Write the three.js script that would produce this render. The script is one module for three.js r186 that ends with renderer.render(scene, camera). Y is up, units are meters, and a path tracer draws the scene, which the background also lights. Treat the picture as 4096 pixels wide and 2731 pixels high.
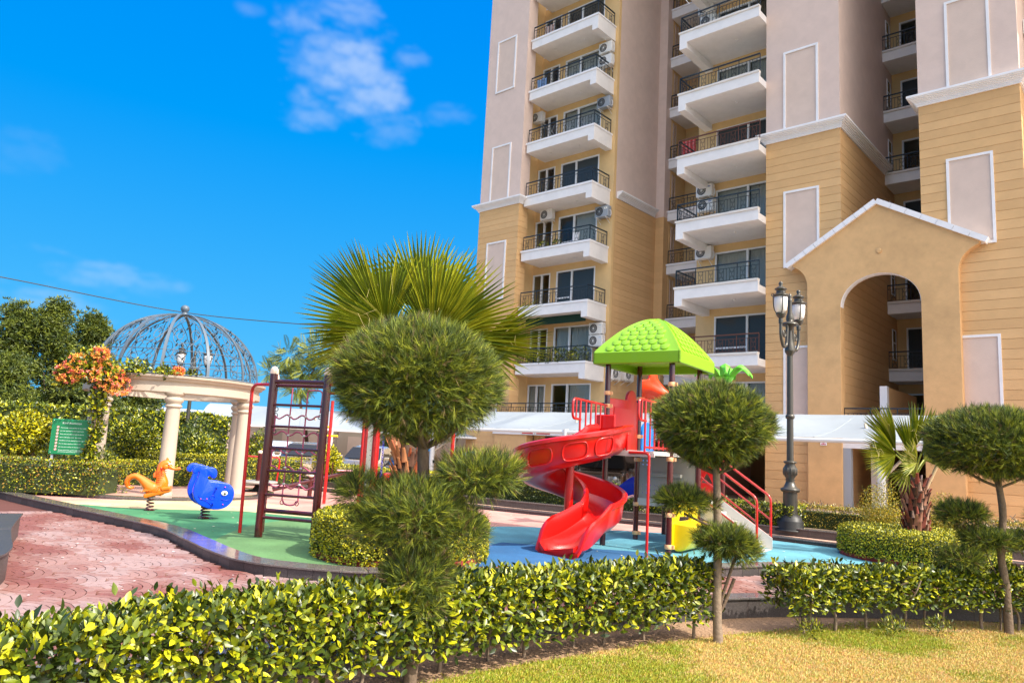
import * as THREE from 'three';
import { mergeGeometries, mergeVertices, toCreasedNormals } from 'three/addons/utils/BufferGeometryUtils.js';
import { RoundedBoxGeometry } from 'three/addons/geometries/RoundedBoxGeometry.js';

// ---------- camera ----------
const scene = new THREE.Scene();
const camera = new THREE.PerspectiveCamera(49.64, 1024 / 682, 0.05, 1500);
camera.position.set(0, 1.65, 0);
camera.quaternion.setFromRotationMatrix(new THREE.Matrix4().makeBasis(
  new THREE.Vector3(0.7486, 0.0528, -0.6609), new THREE.Vector3(0.0564, 0.9881, 0.1428), new THREE.Vector3(0.6606, -0.1442, 0.7367)));
// ---------- light ----------
const SUN = new THREE.Vector3(0.988, 1.06, -0.16).normalize();
const EXPOSURE = 1.85, SKY = 1 / EXPOSURE;
const sun = new THREE.DirectionalLight(new THREE.Color(1, 0.93, 0.82), 3.7);
sun.position.copy(SUN).multiplyScalar(80).add(new THREE.Vector3(-12, 0, -14));
sun.target.position.set(-12, 0, -14);
sun.castShadow = true; sun.shadow.mapSize.set(4096, 4096);
Object.assign(sun.shadow.camera, { left: -45, right: 45, top: 45, bottom: -45, near: 1, far: 200 });
scene.add(sun, sun.target);

// ---------- random and noise ----------
function mulberry(a) { return () => { a |= 0; a = a + 0x6D2B79F5 | 0; let t = Math.imul(a ^ a >>> 15, 1 | a); t = t + Math.imul(t ^ t >>> 7, 61 | t) ^ t; return ((t ^ t >>> 14) >>> 0) / 4294967296; }; }
const R = mulberry(20240), rr = (a, b) => a + (b - a) * R(), pick = a => a[Math.floor(R() * a.length)];
const PI = Math.PI, V = (x, y, z) => new THREE.Vector3(x, y, z);
const clamp = (x, a, b) => Math.max(a, Math.min(b, x)), sstep = (a, b, x) => { const t = clamp((x - a) / (b - a), 0, 1); return t * t * (3 - 2 * t); }, lerp = (a, b, t) => a + (b - a) * t;
function hash2(x, y, s) { let h = Math.imul(x, 374761393) + Math.imul(y, 668265263) + Math.imul(s, 1442695041); h = Math.imul(h ^ h >>> 13, 1274126177); return ((h ^ h >>> 16) >>> 0) / 4294967296; }
function vnoise(x, y, p, s) { // value noise, period p
  const xi = Math.floor(x), yi = Math.floor(y), fx = x - xi, fy = y - yi, u = fx * fx * (3 - 2 * fx), v = fy * fy * (3 - 2 * fy), m = k => ((k % p) + p) % p;
  const a = hash2(m(xi), m(yi), s), b = hash2(m(xi + 1), m(yi), s), c = hash2(m(xi), m(yi + 1), s), d = hash2(m(xi + 1), m(yi + 1), s);
  return lerp(lerp(a, b, u), lerp(c, d, u), v);
}
function fbm(x, y, p, s, oct = 4, gain = 0.5) { let v = 0, a = 1, n = 0; for (let i = 0; i < oct; i++) { v += a * vnoise(x, y, p, s + i * 17); n += a; a *= gain; x *= 2; y *= 2; p *= 2; } return v / n; }
function tex(n, f, repeat, srgb = false) { // f(u, v) -> [r, g, b] 0..1, tileable; repeat per metre
  const d = new Uint8Array(n * n * 4);
  for (let j = 0; j < n; j++) for (let i = 0; i < n; i++) { const c = f(i / n, j / n), k = (j * n + i) * 4; for (let q = 0; q < 3; q++) d[k + q] = clamp(Math.round((Array.isArray(c) ? c[q] : c) * 255), 0, 255); d[k + 3] = 255; }
  const t = new THREE.DataTexture(d, n, n); t.wrapS = t.wrapT = THREE.RepeatWrapping; t.magFilter = THREE.LinearFilter; t.minFilter = THREE.LinearMipmapLinearFilter; t.generateMipmaps = true;
  t.repeat.set(repeat, repeat); if (srgb) t.colorSpace = THREE.SRGBColorSpace; t.needsUpdate = true; return t;
}

// ---------- sky: deep blue away from the sun, paler near it and near the horizon, a few thin clouds; unseen sky whitened and clouded to light the facade ----------
{
  const W = 2048, H = 1024, d = new Float32Array(W * H * 4);
  const dirOf = (x, y) => { const px = (x * 1024 / 2352 - 512) / 737.4, py = (y * 1024 / 2352 - 341) / 737.4; return V(0.7486 * px - 0.0564 * py - 0.6606, 0.0528 * px - 0.9881 * py + 0.1442, -0.6609 * px - 0.1428 * py - 0.7367).normalize(); };
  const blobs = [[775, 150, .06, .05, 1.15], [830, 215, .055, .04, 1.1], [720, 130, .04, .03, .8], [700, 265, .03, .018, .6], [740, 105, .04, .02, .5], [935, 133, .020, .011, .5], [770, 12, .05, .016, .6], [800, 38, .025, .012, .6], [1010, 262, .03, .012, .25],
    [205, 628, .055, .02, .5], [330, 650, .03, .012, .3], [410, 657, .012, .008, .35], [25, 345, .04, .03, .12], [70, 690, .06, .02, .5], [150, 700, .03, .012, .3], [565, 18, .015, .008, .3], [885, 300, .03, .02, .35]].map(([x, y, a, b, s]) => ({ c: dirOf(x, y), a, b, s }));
  for (let i = 0; i < 60; i++) { const az = rr(-0.7, 2.85), el = rr(.1, 1.2); blobs.push({ c: V(Math.cos(el) * Math.cos(az), Math.sin(el), Math.cos(el) * Math.sin(az)), a: rr(.08, .2), b: rr(.04, .09), s: rr(.5, .9) }); }  // unseen clouds added outside the view, white fill for the shaded facade
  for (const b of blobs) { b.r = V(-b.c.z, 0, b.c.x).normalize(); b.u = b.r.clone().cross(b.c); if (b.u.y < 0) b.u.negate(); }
  const v = V(0, 0, 0);
  for (let j = 0; j < H; j++) for (let i = 0; i < W; i++) {
    const lat = PI * ((j + .5) / H - .5), lon = 2 * PI * ((i + .5) / W - .5);
    v.set(Math.cos(lat) * Math.cos(lon), Math.sin(lat), Math.cos(lat) * Math.sin(lon));
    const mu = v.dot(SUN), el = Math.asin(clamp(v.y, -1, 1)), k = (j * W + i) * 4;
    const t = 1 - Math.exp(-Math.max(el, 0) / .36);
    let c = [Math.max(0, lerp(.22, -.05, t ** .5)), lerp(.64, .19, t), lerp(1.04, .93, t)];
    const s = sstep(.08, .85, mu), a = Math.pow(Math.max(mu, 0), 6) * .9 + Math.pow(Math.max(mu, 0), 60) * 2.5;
    const w = [3.1, 2.9, 2.75]; c = c.map((x, q) => lerp(x, w[q], s * .85) + a * [2.1, 1.9, 1.6][q]);  // sun-side white, raised to lift the fill light on shaded walls
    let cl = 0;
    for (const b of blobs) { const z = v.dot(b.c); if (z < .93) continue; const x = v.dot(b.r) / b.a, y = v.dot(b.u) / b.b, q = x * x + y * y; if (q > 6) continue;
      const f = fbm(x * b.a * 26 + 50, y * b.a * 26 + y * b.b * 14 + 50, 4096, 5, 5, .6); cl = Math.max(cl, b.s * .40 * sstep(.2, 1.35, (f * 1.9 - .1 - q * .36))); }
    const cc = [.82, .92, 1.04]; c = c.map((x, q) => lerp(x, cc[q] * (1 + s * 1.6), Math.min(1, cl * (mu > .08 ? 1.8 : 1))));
    if (el < 0) { const g = sstep(0, -.12, el); c = c.map((x, q) => lerp(x, [.5, .44, .36][q], g)); }
    for (let q = 0; q < 3; q++) d[k + q] = c[q] * SKY; d[k + 3] = 1;
  }
  const t = new THREE.DataTexture(d, W, H, THREE.RGBAFormat, THREE.FloatType); t.mapping = THREE.EquirectangularReflectionMapping; t.magFilter = t.minFilter = THREE.LinearFilter; t.needsUpdate = true;
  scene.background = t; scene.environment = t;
}

// ---------- names, tags and geometry helpers ----------
const taken = {};
function numbered(n) { const k = taken[n] = (taken[n] ?? -1) + 1; return k ? n + '_' + String(k).padStart(3, '0') : n; }
function tag(o, label, category, group, kind) { Object.assign(o.userData, { label, category }); if (group) o.userData.group = group; if (kind) o.userData.kind = kind; return o; }
function thing(name, label, category, base = [0, 0, 0], group) { const o = new THREE.Group(); o.name = numbered(name); o.position.set(...base); o.base = V(...base); scene.add(o); return tag(o, label, category, group); }
const rootBase = p => { while (p && !p.base) p = p.parent; return p ? p.base : V(0, 0, 0); };
function boxUV(g) { // uv in metres from position, by the way each face points
  const p = g.attributes.position, n = g.attributes.normal, uv = new Float32Array(p.count * 2);
  for (let i = 0; i < p.count; i += 3) {
    let ax = 0, ay = 0, az = 0; for (let k = 0; k < 3; k++) { ax += Math.abs(n.getX(i + k)); ay += Math.abs(n.getY(i + k)); az += Math.abs(n.getZ(i + k)); }
    for (let k = 0; k < 3; k++) { const x = p.getX(i + k), y = p.getY(i + k), z = p.getZ(i + k); if (ay >= ax && ay >= az) { uv[2 * (i + k)] = x; uv[2 * (i + k) + 1] = z; } else if (ax >= az) { uv[2 * (i + k)] = z; uv[2 * (i + k) + 1] = y; } else { uv[2 * (i + k)] = x; uv[2 * (i + k) + 1] = y; } }
  }
  g.setAttribute('uv', new THREE.BufferAttribute(uv, 2)); return g;
}
function clean(g, keepUV) { let o = g.index ? g.toNonIndexed() : g; for (const k of Object.keys(o.attributes)) if (!['position', 'normal', 'uv'].includes(k)) o.deleteAttribute(k); if (!o.attributes.normal) o.computeVertexNormals(); if (!keepUV || !o.attributes.uv) boxUV(o); return o; }
class MB { // collects shapes and makes ONE mesh of them
  constructor() { this.g = []; }
  add(g, m) { const c = g.clone(); if (m) c.applyMatrix4(m); this.g.push(clean(c)); return this; }
  box(x0, x1, y0, y1, z0, z1) { const g = new THREE.BoxGeometry(Math.abs(x1 - x0), Math.abs(y1 - y0), Math.abs(z1 - z0)); g.translate((x0 + x1) / 2, (y0 + y1) / 2, (z0 + z1) / 2); this.g.push(clean(g)); return this; }
  rbox(cx, cy, cz, sx, sy, sz, r, ry = 0, rx = 0, rz = 0) { const g = new RoundedBoxGeometry(sx, sy, sz, 2, r); g.applyMatrix4(new THREE.Matrix4().makeRotationFromEuler(new THREE.Euler(rx, ry, rz))); g.translate(cx, cy, cz); this.g.push(clean(g)); return this; }
  bar(a, b, r, seg = 8, r2 = r) { const A = V(...a), B = V(...b), l = A.distanceTo(B), g = new THREE.CylinderGeometry(r2, r, l, seg); g.translate(0, l / 2, 0); g.applyQuaternion(new THREE.Quaternion().setFromUnitVectors(V(0, 1, 0), B.clone().sub(A).normalize())); g.translate(A.x, A.y, A.z); this.g.push(clean(g)); return this; }
  tube(pts, r, seg = 24, rad = 6, closed = false, tension = .5) { const c = new THREE.CatmullRomCurve3(pts.map(p => p.isVector3 ? p : V(...p)), closed, 'catmullrom', tension); this.g.push(clean(new THREE.TubeGeometry(c, seg, r, rad, closed))); return this; }
  bend(pts, r, rad = 8, fillet = .12) { // pipe with straight runs and rounded bends
    const P = pts.map(p => V(...p)), path = new THREE.CurvePath(); let last = P[0];
    for (let i = 1; i < P.length - 1; i++) { const a = P[i - 1], b = P[i], c = P[i + 1], f = Math.min(fillet, a.distanceTo(b) * .45, b.distanceTo(c) * .45), p = b.clone().lerp(a, f / a.distanceTo(b)), q = b.clone().lerp(c, f / b.distanceTo(c)); path.add(new THREE.LineCurve3(last, p)); path.add(new THREE.QuadraticBezierCurve3(p, b, q)); last = q; }
    path.add(new THREE.LineCurve3(last, P[P.length - 1]));
    const out = []; for (const c of path.curves) { const n = c.isLineCurve3 ? 1 : 6; for (let k = 0; k < n; k++) out.push(c.getPoint(k / n)); } out.push(P[P.length - 1]);
    class Poly extends THREE.Curve { getPoint(t) { const x = t * (out.length - 1), i = Math.min(Math.floor(x), out.length - 2); return out[i].clone().lerp(out[i + 1], x - i); } getPointAt(t) { return this.getPoint(t); } getTangentAt(t) { const x = t * (out.length - 1), i = Math.round(x); return out[Math.min(i + 1, out.length - 1)].clone().sub(out[Math.max(i - 1, 0)]).normalize(); } getTangent(t) { return this.getTangentAt(t); } }
    this.g.push(clean(new THREE.TubeGeometry(new Poly(), out.length - 1, r, rad))); this.ball(pts[0], r, 6); return this.ball(pts[pts.length - 1], r, 6);
  }
  ball(c, r, seg = 10, sx = 1, sy = 1, sz = 1) { const g = new THREE.SphereGeometry(r, seg, Math.max(4, seg * .7 | 0)); g.scale(sx, sy, sz); g.translate(...c); this.g.push(clean(g)); return this; }
  lathe(pts, x, y, z, seg = 20) { const g = new THREE.LatheGeometry(pts.map(p => new THREE.Vector2(...p)), seg); g.translate(x, y, z); this.g.push(clean(g)); return this; }
  torus(c, r, t, n = [0, 1, 0], rs = 6, ts = 18, arc = 2 * PI) { const g = new THREE.TorusGeometry(r, t, rs, ts, arc); g.applyQuaternion(new THREE.Quaternion().setFromUnitVectors(V(0, 0, 1), V(...n).normalize())); g.translate(...c); this.g.push(clean(g)); return this; }
  build(name, m, parent) {
    let g = this.g.length > 1 ? mergeGeometries(this.g) : this.g[0]; const b = rootBase(parent); if (b.lengthSq()) { g = g.clone(); g.translate(-b.x, -b.y, -b.z); }
    return meshOf(name, g, m, parent);
  }
}
const mb = () => new MB();
function meshOf(name, g, m, parent) { const o = new THREE.Mesh(g, m); o.name = parent ? name : numbered(name); o.castShadow = o.receiveShadow = true; (parent || scene).add(o); return o; }
function struct(name, o) { o.userData.kind = 'structure'; return o; }
function pieces(name, geo, m, parent, places) { for (const p of places) { const o = meshOf(name, Array.isArray(geo) ? pick(geo) : geo, Array.isArray(m) ? pick(m) : m, parent); o.position.set(...p.slice(0, 3)); if (p[3]) o.rotation.y = p[3]; if (p[4]) o.rotation.x = p[4]; } }
const boxG = (x, y, z) => clean(new THREE.BoxGeometry(x, y, z));

// ---------- materials ----------
const grain = tex(512, (u, v) => { const f = fbm(u * 8, v * 8, 8, 1, 5, .62), c = fbm(u * 3, v * 3, 3, 9, 3); return .88 + .12 * clamp(.5 + (f - .5) * 1.1 + (c - .5) * .5, 0, 1); }, .4);
const fine = tex(512, (u, v) => .72 + .28 * clamp(.5 + (fbm(u * 64, v * 64, 64, 3, 3, .7) - .5) * 1.6 + (fbm(u * 4, v * 4, 4, 5, 3) - .5) * .6, 0, 1), .7);
const bumpT = tex(512, (u, v) => fbm(u * 48, v * 48, 48, 21, 3, .6), .8);
const speck = tex(512, (u, v) => { const a = vnoise(u * 200, v * 200, 200, 31), b = vnoise(u * 120, v * 120, 120, 33), c = fbm(u * 6, v * 6, 6, 35, 3); return [.35 + .5 * (a > .72) + .25 * b + .2 * c, .33 + .5 * (a > .72) + .25 * b + .18 * c, .34 + .5 * (a > .72) + .25 * b + .16 * c].map(x => x * .85); }, 1.2);
const mat = (c, rough = .8, o = {}) => new THREE.MeshPhysicalMaterial({ color: new THREE.Color().setRGB(...c), roughness: rough, ...o });
const stucco = c => mat(c, .92, { map: grain, bumpMap: bumpT, bumpScale: .003 });
const M = {
  tan: stucco([.69, .43, .195]), tanB: stucco([.71, .445, .205]), tanC: stucco([.665, .41, .185]), beige: stucco([.70, .545, .465]), panel: stucco([.68, .53, .44]),
  white: mat([.82, .80, .78], .7, { map: grain }), trim: mat([.84, .83, .83], .6, { map: grain }), balc: stucco([.72, .48, .22]), ceil: mat([.72, .64, .55], .9), core: mat([.66, .41, .185], .92),
  iron: mat([.022, .035, .045], .45, { metalness: .2 }), rust: mat([.10, .035, .02], .7), upvc: mat([.82, .82, .82], .4), dark: mat([.012, .011, .011], .9), inner: mat([.52, .47, .41], .9),
  glass: mat([.85, .88, .88], .02, { transmission: 1, thickness: 0, ior: 1.3 }), glassD: mat([.012, .014, .016], .04), glassG: mat([.05, .06, .065], .08, { specularIntensity: .4 }),
  curtain: mat([.62, .58, .52], .95, { transmission: .2, thickness: 0 }), curtainD: mat([.16, .12, .09], .95), acW: mat([.74, .72, .68], .5), acG: mat([.30, .33, .37], .5), black: mat([.01, .01, .01], .5), steel: mat([.5, .5, .5], .35, { metalness: .8 }),
  granite: mat([.10, .09, .09], .3, { map: speck }), graniteF: mat([.125, .11, .105], .45, { map: speck }), graniteB: mat([.15, .13, .12], .4, { map: speck }),
  red: mat([.62, .006, .004], .28, { clearcoat: .4, clearcoatRoughness: .2 }), redPipe: mat([.50, .008, .008], .3, { clearcoat: .5, clearcoatRoughness: .15 }), maroon: mat([.065, .006, .006], .25, { clearcoat: .6, clearcoatRoughness: .1 }),
  blue: mat([.0, .055, .78], .32, { clearcoat: .3 }), blueS: mat([.002, .01, .40], .25, { clearcoat: .5 }), skyblue: mat([.004, .20, .72], .35), lime: mat([.20, .42, .006], .38, { clearcoat: .2 }), leafG: mat([.13, .52, .03], .4), orange: mat([.82, .17, .004], .3, { clearcoat: .4 }), orangeR: mat([.80, .045, .004], .35), yellow: mat([.86, .62, .004], .35, { clearcoat: .2 }), clampC: mat([.78, .42, .20], .45), knob: mat([.80, .62, .48], .4), pink: mat([.62, .08, .30], .35),
  greyP: mat([.58, .56, .52], .5, { map: grain }), greyD: mat([.34, .33, .30], .55, { map: grain }), rope: mat([.42, .09, .16], .8), lamp: mat([.075, .07, .06], .35, { metalness: .5 }), lampG: mat([.86, .82, .78], .3, { transmission: .35, thickness: 0 }),
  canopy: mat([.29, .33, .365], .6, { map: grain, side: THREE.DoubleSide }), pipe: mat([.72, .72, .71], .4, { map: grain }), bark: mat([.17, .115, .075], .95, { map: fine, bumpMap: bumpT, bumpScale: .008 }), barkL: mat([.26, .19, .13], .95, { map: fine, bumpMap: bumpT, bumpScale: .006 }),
  stone: mat([.46, .385, .31], .75, { map: grain, bumpMap: bumpT, bumpScale: .002 }), domeI: mat([.085, .115, .15], .45),
};
// ---------- ground sheets ----------
const plazaTex = tex(512, (u, v) => { const f = fbm(u * 6, v * 6, 6, 51, 5, .6), g = fbm(u * 40, v * 40, 40, 57, 3, .6); const j = (Math.abs((u * 8) % 1 - .5) > .47 || Math.abs((v * 16 + ((u * 8 | 0) % 2) * .5) % 1 - .5) > .45) ? .8 : 1; const k = (.72 + .3 * f + .25 * (g - .5)) * j; return [.62 * k, .50 * k, .45 * k]; }, .5);
{
  const g = mb().box(-400, 400, -.32, -.30, -400, 400); struct('ground', g.build('ground', mat([.16, .15, .11], .95, { map: grain })));
  const p = mb().box(-120, 60, -.3, 0, -90, -15.7); struct('paved_yard', p.build('paved_yard', mat([1, .88, .78], .85, { map: plazaTex })));
}

// ---------- the apartment building ----------
const bld = thing('apartment_building', 'tall beige apartment building with tan banded base and stacked white balconies', 'building', [-15, 0, -32]);
const TOP = 33, yk = k => 3.06 + 3.1 * k, GJ = .016, blotch = tex(512, (u, v) => { const f = fbm(u * 4, v * 4, 4, 141, 5, .6), g = fbm(u * 24, v * 24, 24, 145, 3, .6); return .80 + .2 * clamp(.5 + (f - .5) * 1.9 + (g - .5) * .7, 0, 1); }, .22);
const part = (name, m, b, parent = bld) => b.build(name, m, parent);
function bands(parent, x0, x1, z0, z1, yTop, pitch, skip) { // rusticated courses with recessed joints
  const vs = [0, 1, 2, 3].map(k => { const g = boxG(x1 - x0, pitch - GJ, z1 - z0), u = g.attributes.uv; for (let i = 0; i < u.count; i++) u.setXY(i, u.getX(i) + k * 3.17, u.getY(i) + k * 1.73); return g; });
  for (let y = yTop, i = 0; y - pitch > -.2; y -= pitch, i++) { const o = meshOf('wall_band', vs[i % 4], pick([M.tan, M.tan, M.tanB, M.tanC]), parent); o.position.set((x0 + x1) / 2 + 15, y - pitch / 2, (z0 + z1) / 2 + 32); if (i === 0) { o.scale.y = (pitch - GJ + .02) / (pitch - GJ); } }
}
function cornice(x0, x1, z0, z1, y0, y1, sides) { // moulded string course round a box, sides: which faces it projects on
  const b = mb(), h = y1 - y0, L = [[.0, .06, .12], [.12, .10, .34], [.34, .16, .5], [.5, .22, .66], [.66, .28, .82], [.82, .34, 1]];
  for (const [a, p, c] of [[0, .07, .16], [.16, .1, .3], [.3, .13, .42], [.42, .18, .54], [.54, .24, .66], [.66, .3, .78], [.78, .34, 1]]) b.box(x0 - (sides.l ? p : 0), x1 + (sides.r ? p : 0), y0 + a * h, y0 + c * h, z0, z1 + (sides.f ? p : 0));
  return part('cornice', M.trim, b);
}
function panel(x0, x1, y0, y1, z, wy) { // pale recessed panel inside a raised white frame
  const p = part('wall_panel', M.panel, mb().box(x0 + .04, x1 - .04, y0, y1 - .04, z - .02, z + .012));
  const w = .09, f = mb(); f.box(x0, x0 + w, y0, y1, z - .02, z + .055); f.box(x1 - w, x1, y0, y1, z - .02, z + .055); f.box(x0 + w, x1 - w, y1 - w, y1, z - .02, z + .053); if (wy) f.box(x0 + w, x1 - w, y0, y0 + w, z - .02, z + .053); f.build('panel_frame', M.trim, p);
}
{ // left tower
  const w = part('wall', M.beige, mb().box(-29.13, -26.1, 15.4, TOP, -29.85, -29.1).box(-29.13, -26.54, 15.4, TOP, -37, -29.86));
  const l = part('wall', M.core, mb().box(-29.11, -26.12, 0, 15.04, -29.83, -29.115).box(-29.11, -26.54, 0, 15.04, -37, -29.84));
  bands(l, -29.13, -26.1, -29.85, -29.1, 15.05, .32);
  cornice(-29.13, -26.1, -29.9, -29.1, 15.05, 15.42, { l: 1, r: 1, f: 1 });
  panel(-28.4, -26.93, 22.08, 25.33, -29.1, 1); panel(-28.38, -26.92, 15.42, 18.78, -29.1); panel(-28.37, -26.9, 9.76, 13.08, -29.1, 1); panel(-28.37, -26.9, 3.3, 6.5, -29.1, 1); panel(-28.4, -26.93, 28.6, 31.9, -29.1, 1);
  // deep side wall between the first and the second bay, with the narrow pier
  const d = part('wall', M.core, mb().box(-21.5, -21.215, 0, 15.04, -35.3, -31.24).box(-21.5, -20.69, 0, 15.04, -37.6, -35.31));
  const s = boxG(.3, .32 - GJ, 4.07), q = boxG(.82, .32 - GJ, .3);
  for (let y = 15.05, i = 0; y > 2.4; y -= .32, i++) { let o = meshOf('wall_band', s, pick([M.tan, M.tanB, M.tanC]), d); o.position.set(-21.35 + 15, y - .16, -33.265 + 32); o = meshOf('wall_band', q, pick([M.tan, M.tanB, M.tanC]), d); o.position.set(-21.08 + 15, y - .16, -35.45 + 32); }
  part('wall', M.beige, mb().box(-21.5, -21.2, 15.05, TOP, -35.3, -31.23).box(-21.5, -20.67, 15.05, TOP, -37.6, -35.3));
  const cz = mb(); for (const [a, p, c] of [[0, .07, .16], [.16, .1, .3], [.3, .13, .42], [.42, .18, .54], [.54, .24, .66], [.66, .3, .78], [.78, .34, 1]]) cz.box(-21.3, -21.2 + p, 15.05 + a * .37, 15.05 + c * .37, -35.15 + p * .3, -31.35); part('cornice', M.trim, cz);
}
{ // middle tower
  part('wall', M.beige, mb().box(-12.5, -9.4, 15.75, TOP, -38, -29.88));
  const l = part('wall', M.core, mb().box(-12.48, -9.42, 0, 15.34, -37.9, -29.9));
  bands(l, -12.5, -9.4, -37.95, -29.88, 15.37, .35);
  cornice(-12.5, -9.4, -36.4, -29.88, 15.36, 15.76, { l: 1, r: 1, f: 1 });
  panel(-11.72, -10.25, 15.76, 19.4, -29.88); panel(-11.72, -10.25, 9.74, 13.06, -29.88, 1); panel(-11.72, -10.25, 3.1, 6.42, -29.88, 1); panel(-11.7, -10.25, 22.1, 25.4, -29.88, 1);
}
{ // right tower
  part('wall', M.beige, mb().box(-6.49, -3.27, 15.75, TOP, -38, -29.76));
  const l = part('wall', M.core, mb().box(-6.47, -3.29, 0, 15.34, -37.9, -29.78));
  bands(l, -6.49, -3.27, -37.95, -29.76, 15.37, .35);
  cornice(-6.49, -3.27, -36.4, -29.76, 15.36, 15.76, { l: 1, r: 1, f: 1 });
  panel(-5.52, -4.09, 15.76, 19.3, -29.76); panel(-5.62, -4.15, 9.7, 13.07, -29.76, 1); panel(-5.62, -4.15, 3.1, 6.46, -29.76, 1); panel(-5.5, -4.07, 22.1, 25.4, -29.76, 1);
  // the next bay beyond the right tower, just cut by the frame
  part('wall', M.balc, mb().box(-3.27, 6, 0, TOP, -34.3, -34)); 
  for (let k = 2; k < 9; k++) part('balcony', M.white, mb().box(-3.25, 6, yk(k) - .57, yk(k), -33, -31.3));
}
// backs, roof and dark interior
part('wall', M.core, mb().box(-29.1, 6, 0, TOP, -41.3, -41)); part('roof', M.core, mb().box(-29.13, 6, TOP, TOP + .3, -41.3, -29.1)); part('wall', M.core, mb().box(-29.13, -28.8, 0, TOP, -41, -37).box(5.7, 6, 0, TOP, -41, -34));
for (let k = 0; k < 10; k++) part('floor_slab', M.inner, mb().box(-26.5, -21.52, yk(k) - .62, yk(k) - .25, -41, -31.05).box(-21.5, -12.5, yk(k) - .62, yk(k) - .25, -41, -37.65).box(-9.4, -6.5, yk(k) - .62, yk(k) - .25, -41, -37.85).box(-16.7, -12.52, yk(k) - .62, yk(k) - .25, -37.65, -31.85));

// wall with door openings, one storey; each opening gets a sliding window
function bayWall(x0, x1, z, y0, y1, ops, th = .22) {
  const b = mb(); let x = x0;
  for (const o of ops) { b.box(x, o.x0, y0, y1, z - th, z); b.box(o.x0, o.x1, o.y1, y1, z - th, z); if (o.y0 > y0) b.box(o.x0, o.x1, y0, o.y0, z - th, z); x = o.x1; }
  b.box(x, x1, y0, y1, z - th, z); return part('wall', M.balc, b);
}
function sliding(o, z, style = 0) { // frame, panes, curtain
  const t = .07, d = .09, w = mb(), xs = [o.x0, ...(o.mid || [(o.x0 + o.x1) / 2]), o.x1];
  w.box(o.x0, o.x1, o.y1 - t, o.y1, z - d, z + .02); w.box(o.x0, o.x1, o.y0, o.y0 + t, z - d, z + .02); w.box(o.x0, o.x0 + t, o.y0 + t, o.y1 - t, z - d, z + .018); w.box(o.x1 - t, o.x1, o.y0 + t, o.y1 - t, z - d, z + .018);
  for (const x of xs.slice(1, -1)) w.box(x - .05, x + .05, o.y0 + t, o.y1 - t, z - d, z + .016);
  if (style & 8) w.box(o.x0 + t, xs[1], o.y0 + .85, o.y0 + .93, z - d + .01, z + .012);
  const f = part('window', M.upvc, w);
  for (let i = 0; i + 1 < xs.length; i++) { mb().box(xs[i] + (i ? .05 : t), xs[i + 1] - (i + 2 < xs.length ? .05 : t), o.y0 + t, o.y1 - t, z - .06 - i * .012, z - .05 - i * .012).build('pane', style & 16 ? M.glassG : M.glass, f); }
  if (style & 3) for (let i = 0; i + 1 < xs.length; i++) { // pleated curtain behind a pane
    if ((style & 3) === 1 && i === 0) continue;
    const a = xs[i] + .06, c = xs[i + 1] - .06, n = Math.max(8, (c - a) / .05 | 0), g = new THREE.PlaneGeometry(c - a, o.y1 - o.y0 - .1, n, 1), p = g.attributes.position;
    for (let k = 0; k < p.count; k++) p.setZ(k, .025 * Math.sin(p.getX(k) * 42 + .8 * Math.sin(p.getX(k) * 9)));
    g.computeVertexNormals(); g.translate((a + c) / 2, (o.y0 + o.y1) / 2, z - .2); mb().add(g).build('curtain', style & 4 ? M.curtainD : M.curtain, f);
  }
}
// iron railing along +x from 0 to L, standing on y = 0
function railGeo(L, h = .8, scroll = true) {
  const b = mb(); b.box(0, L, h - .05, h, -.03, .03); b.box(0, L, h - .22, h - .2, -.012, .012); b.box(0, L, .05, .07, -.012, .012);
  const n = Math.max(1, Math.round(L / 1.05)), s = L / n;
  for (let i = 0; i <= n; i++) b.box(i * s - .014, i * s + .014, 0, h - .05, -.014, .014);
  const sp = (cx, cy, r, a0, a1) => { const P = []; for (let k = 0; k <= 7; k++) { const a = lerp(a0, a1, k / 7), q = r * (1 - .55 * k / 7); P.push(V(cx + q * Math.cos(a), cy + q * Math.sin(a), 0)); } b.tube(P, .007, 8, 3); };
  for (let i = 0; i < n; i++) for (const u of [.25, .75]) {
    const x = i * s + u * s, q = .105; for (const e of [-q, q]) b.box(x + e - .007, x + e + .007, .07, h - .22, -.007, .007);
    if (scroll) { for (const e of [-1, 1]) { sp(x + e * .05, .2, .048, PI / 2 + e * PI * .5, PI / 2 - e * PI * 1.2); sp(x + e * .05, .44, .048, -PI / 2 - e * PI * .5, -PI / 2 + e * PI * 1.2); } b.bar([x - .1, .08, 0], [x, .32, 0], .006, 3); b.bar([x + .1, .08, 0], [x, .32, 0], .006, 3); b.bar([x - .1, .57, 0], [x, .32, 0], .006, 3); b.bar([x + .1, .57, 0], [x, .32, 0], .006, 3); }
    if (s > .9) b.box(i * s + (u < .5 ? .5 : 1) * s - .007 - (u < .5 ? 0 : .007), i * s + (u < .5 ? .5 : 1) * s + .007, .07, h - .22, -.0065, .0065);
  }
  return mergeGeometries(b.g);
}
function rail(geo, x, y, z, ry, m, parent) { const o = meshOf('railing', geo, m, parent); o.position.set(x + 15, y, z + 32); o.rotation.y = ry; }
const r1f = railGeo(4.45), r1s = railGeo(1.5), r2f = railGeo(3.9), r2s = railGeo(1.7), r3 = railGeo(2.9), rs = railGeo(3.4);
const copingM = mat([.74, .70, .64], .8, { map: grain });
function copings(x0, x1, y, z0, z1, parent) { // uneven capping slabs
  const n = Math.max(1, Math.round((x1 - x0) / .45)), s = (x1 - x0) / n; for (let i = 0; i < n; i++) mb().box(x0 + i * s + .004, x0 + (i + 1) * s - .004, y - .1, y - rr(0, .012), z0, z1 + rr(-.012, .012)).build('coping_stone', copingM, parent);
}
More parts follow.
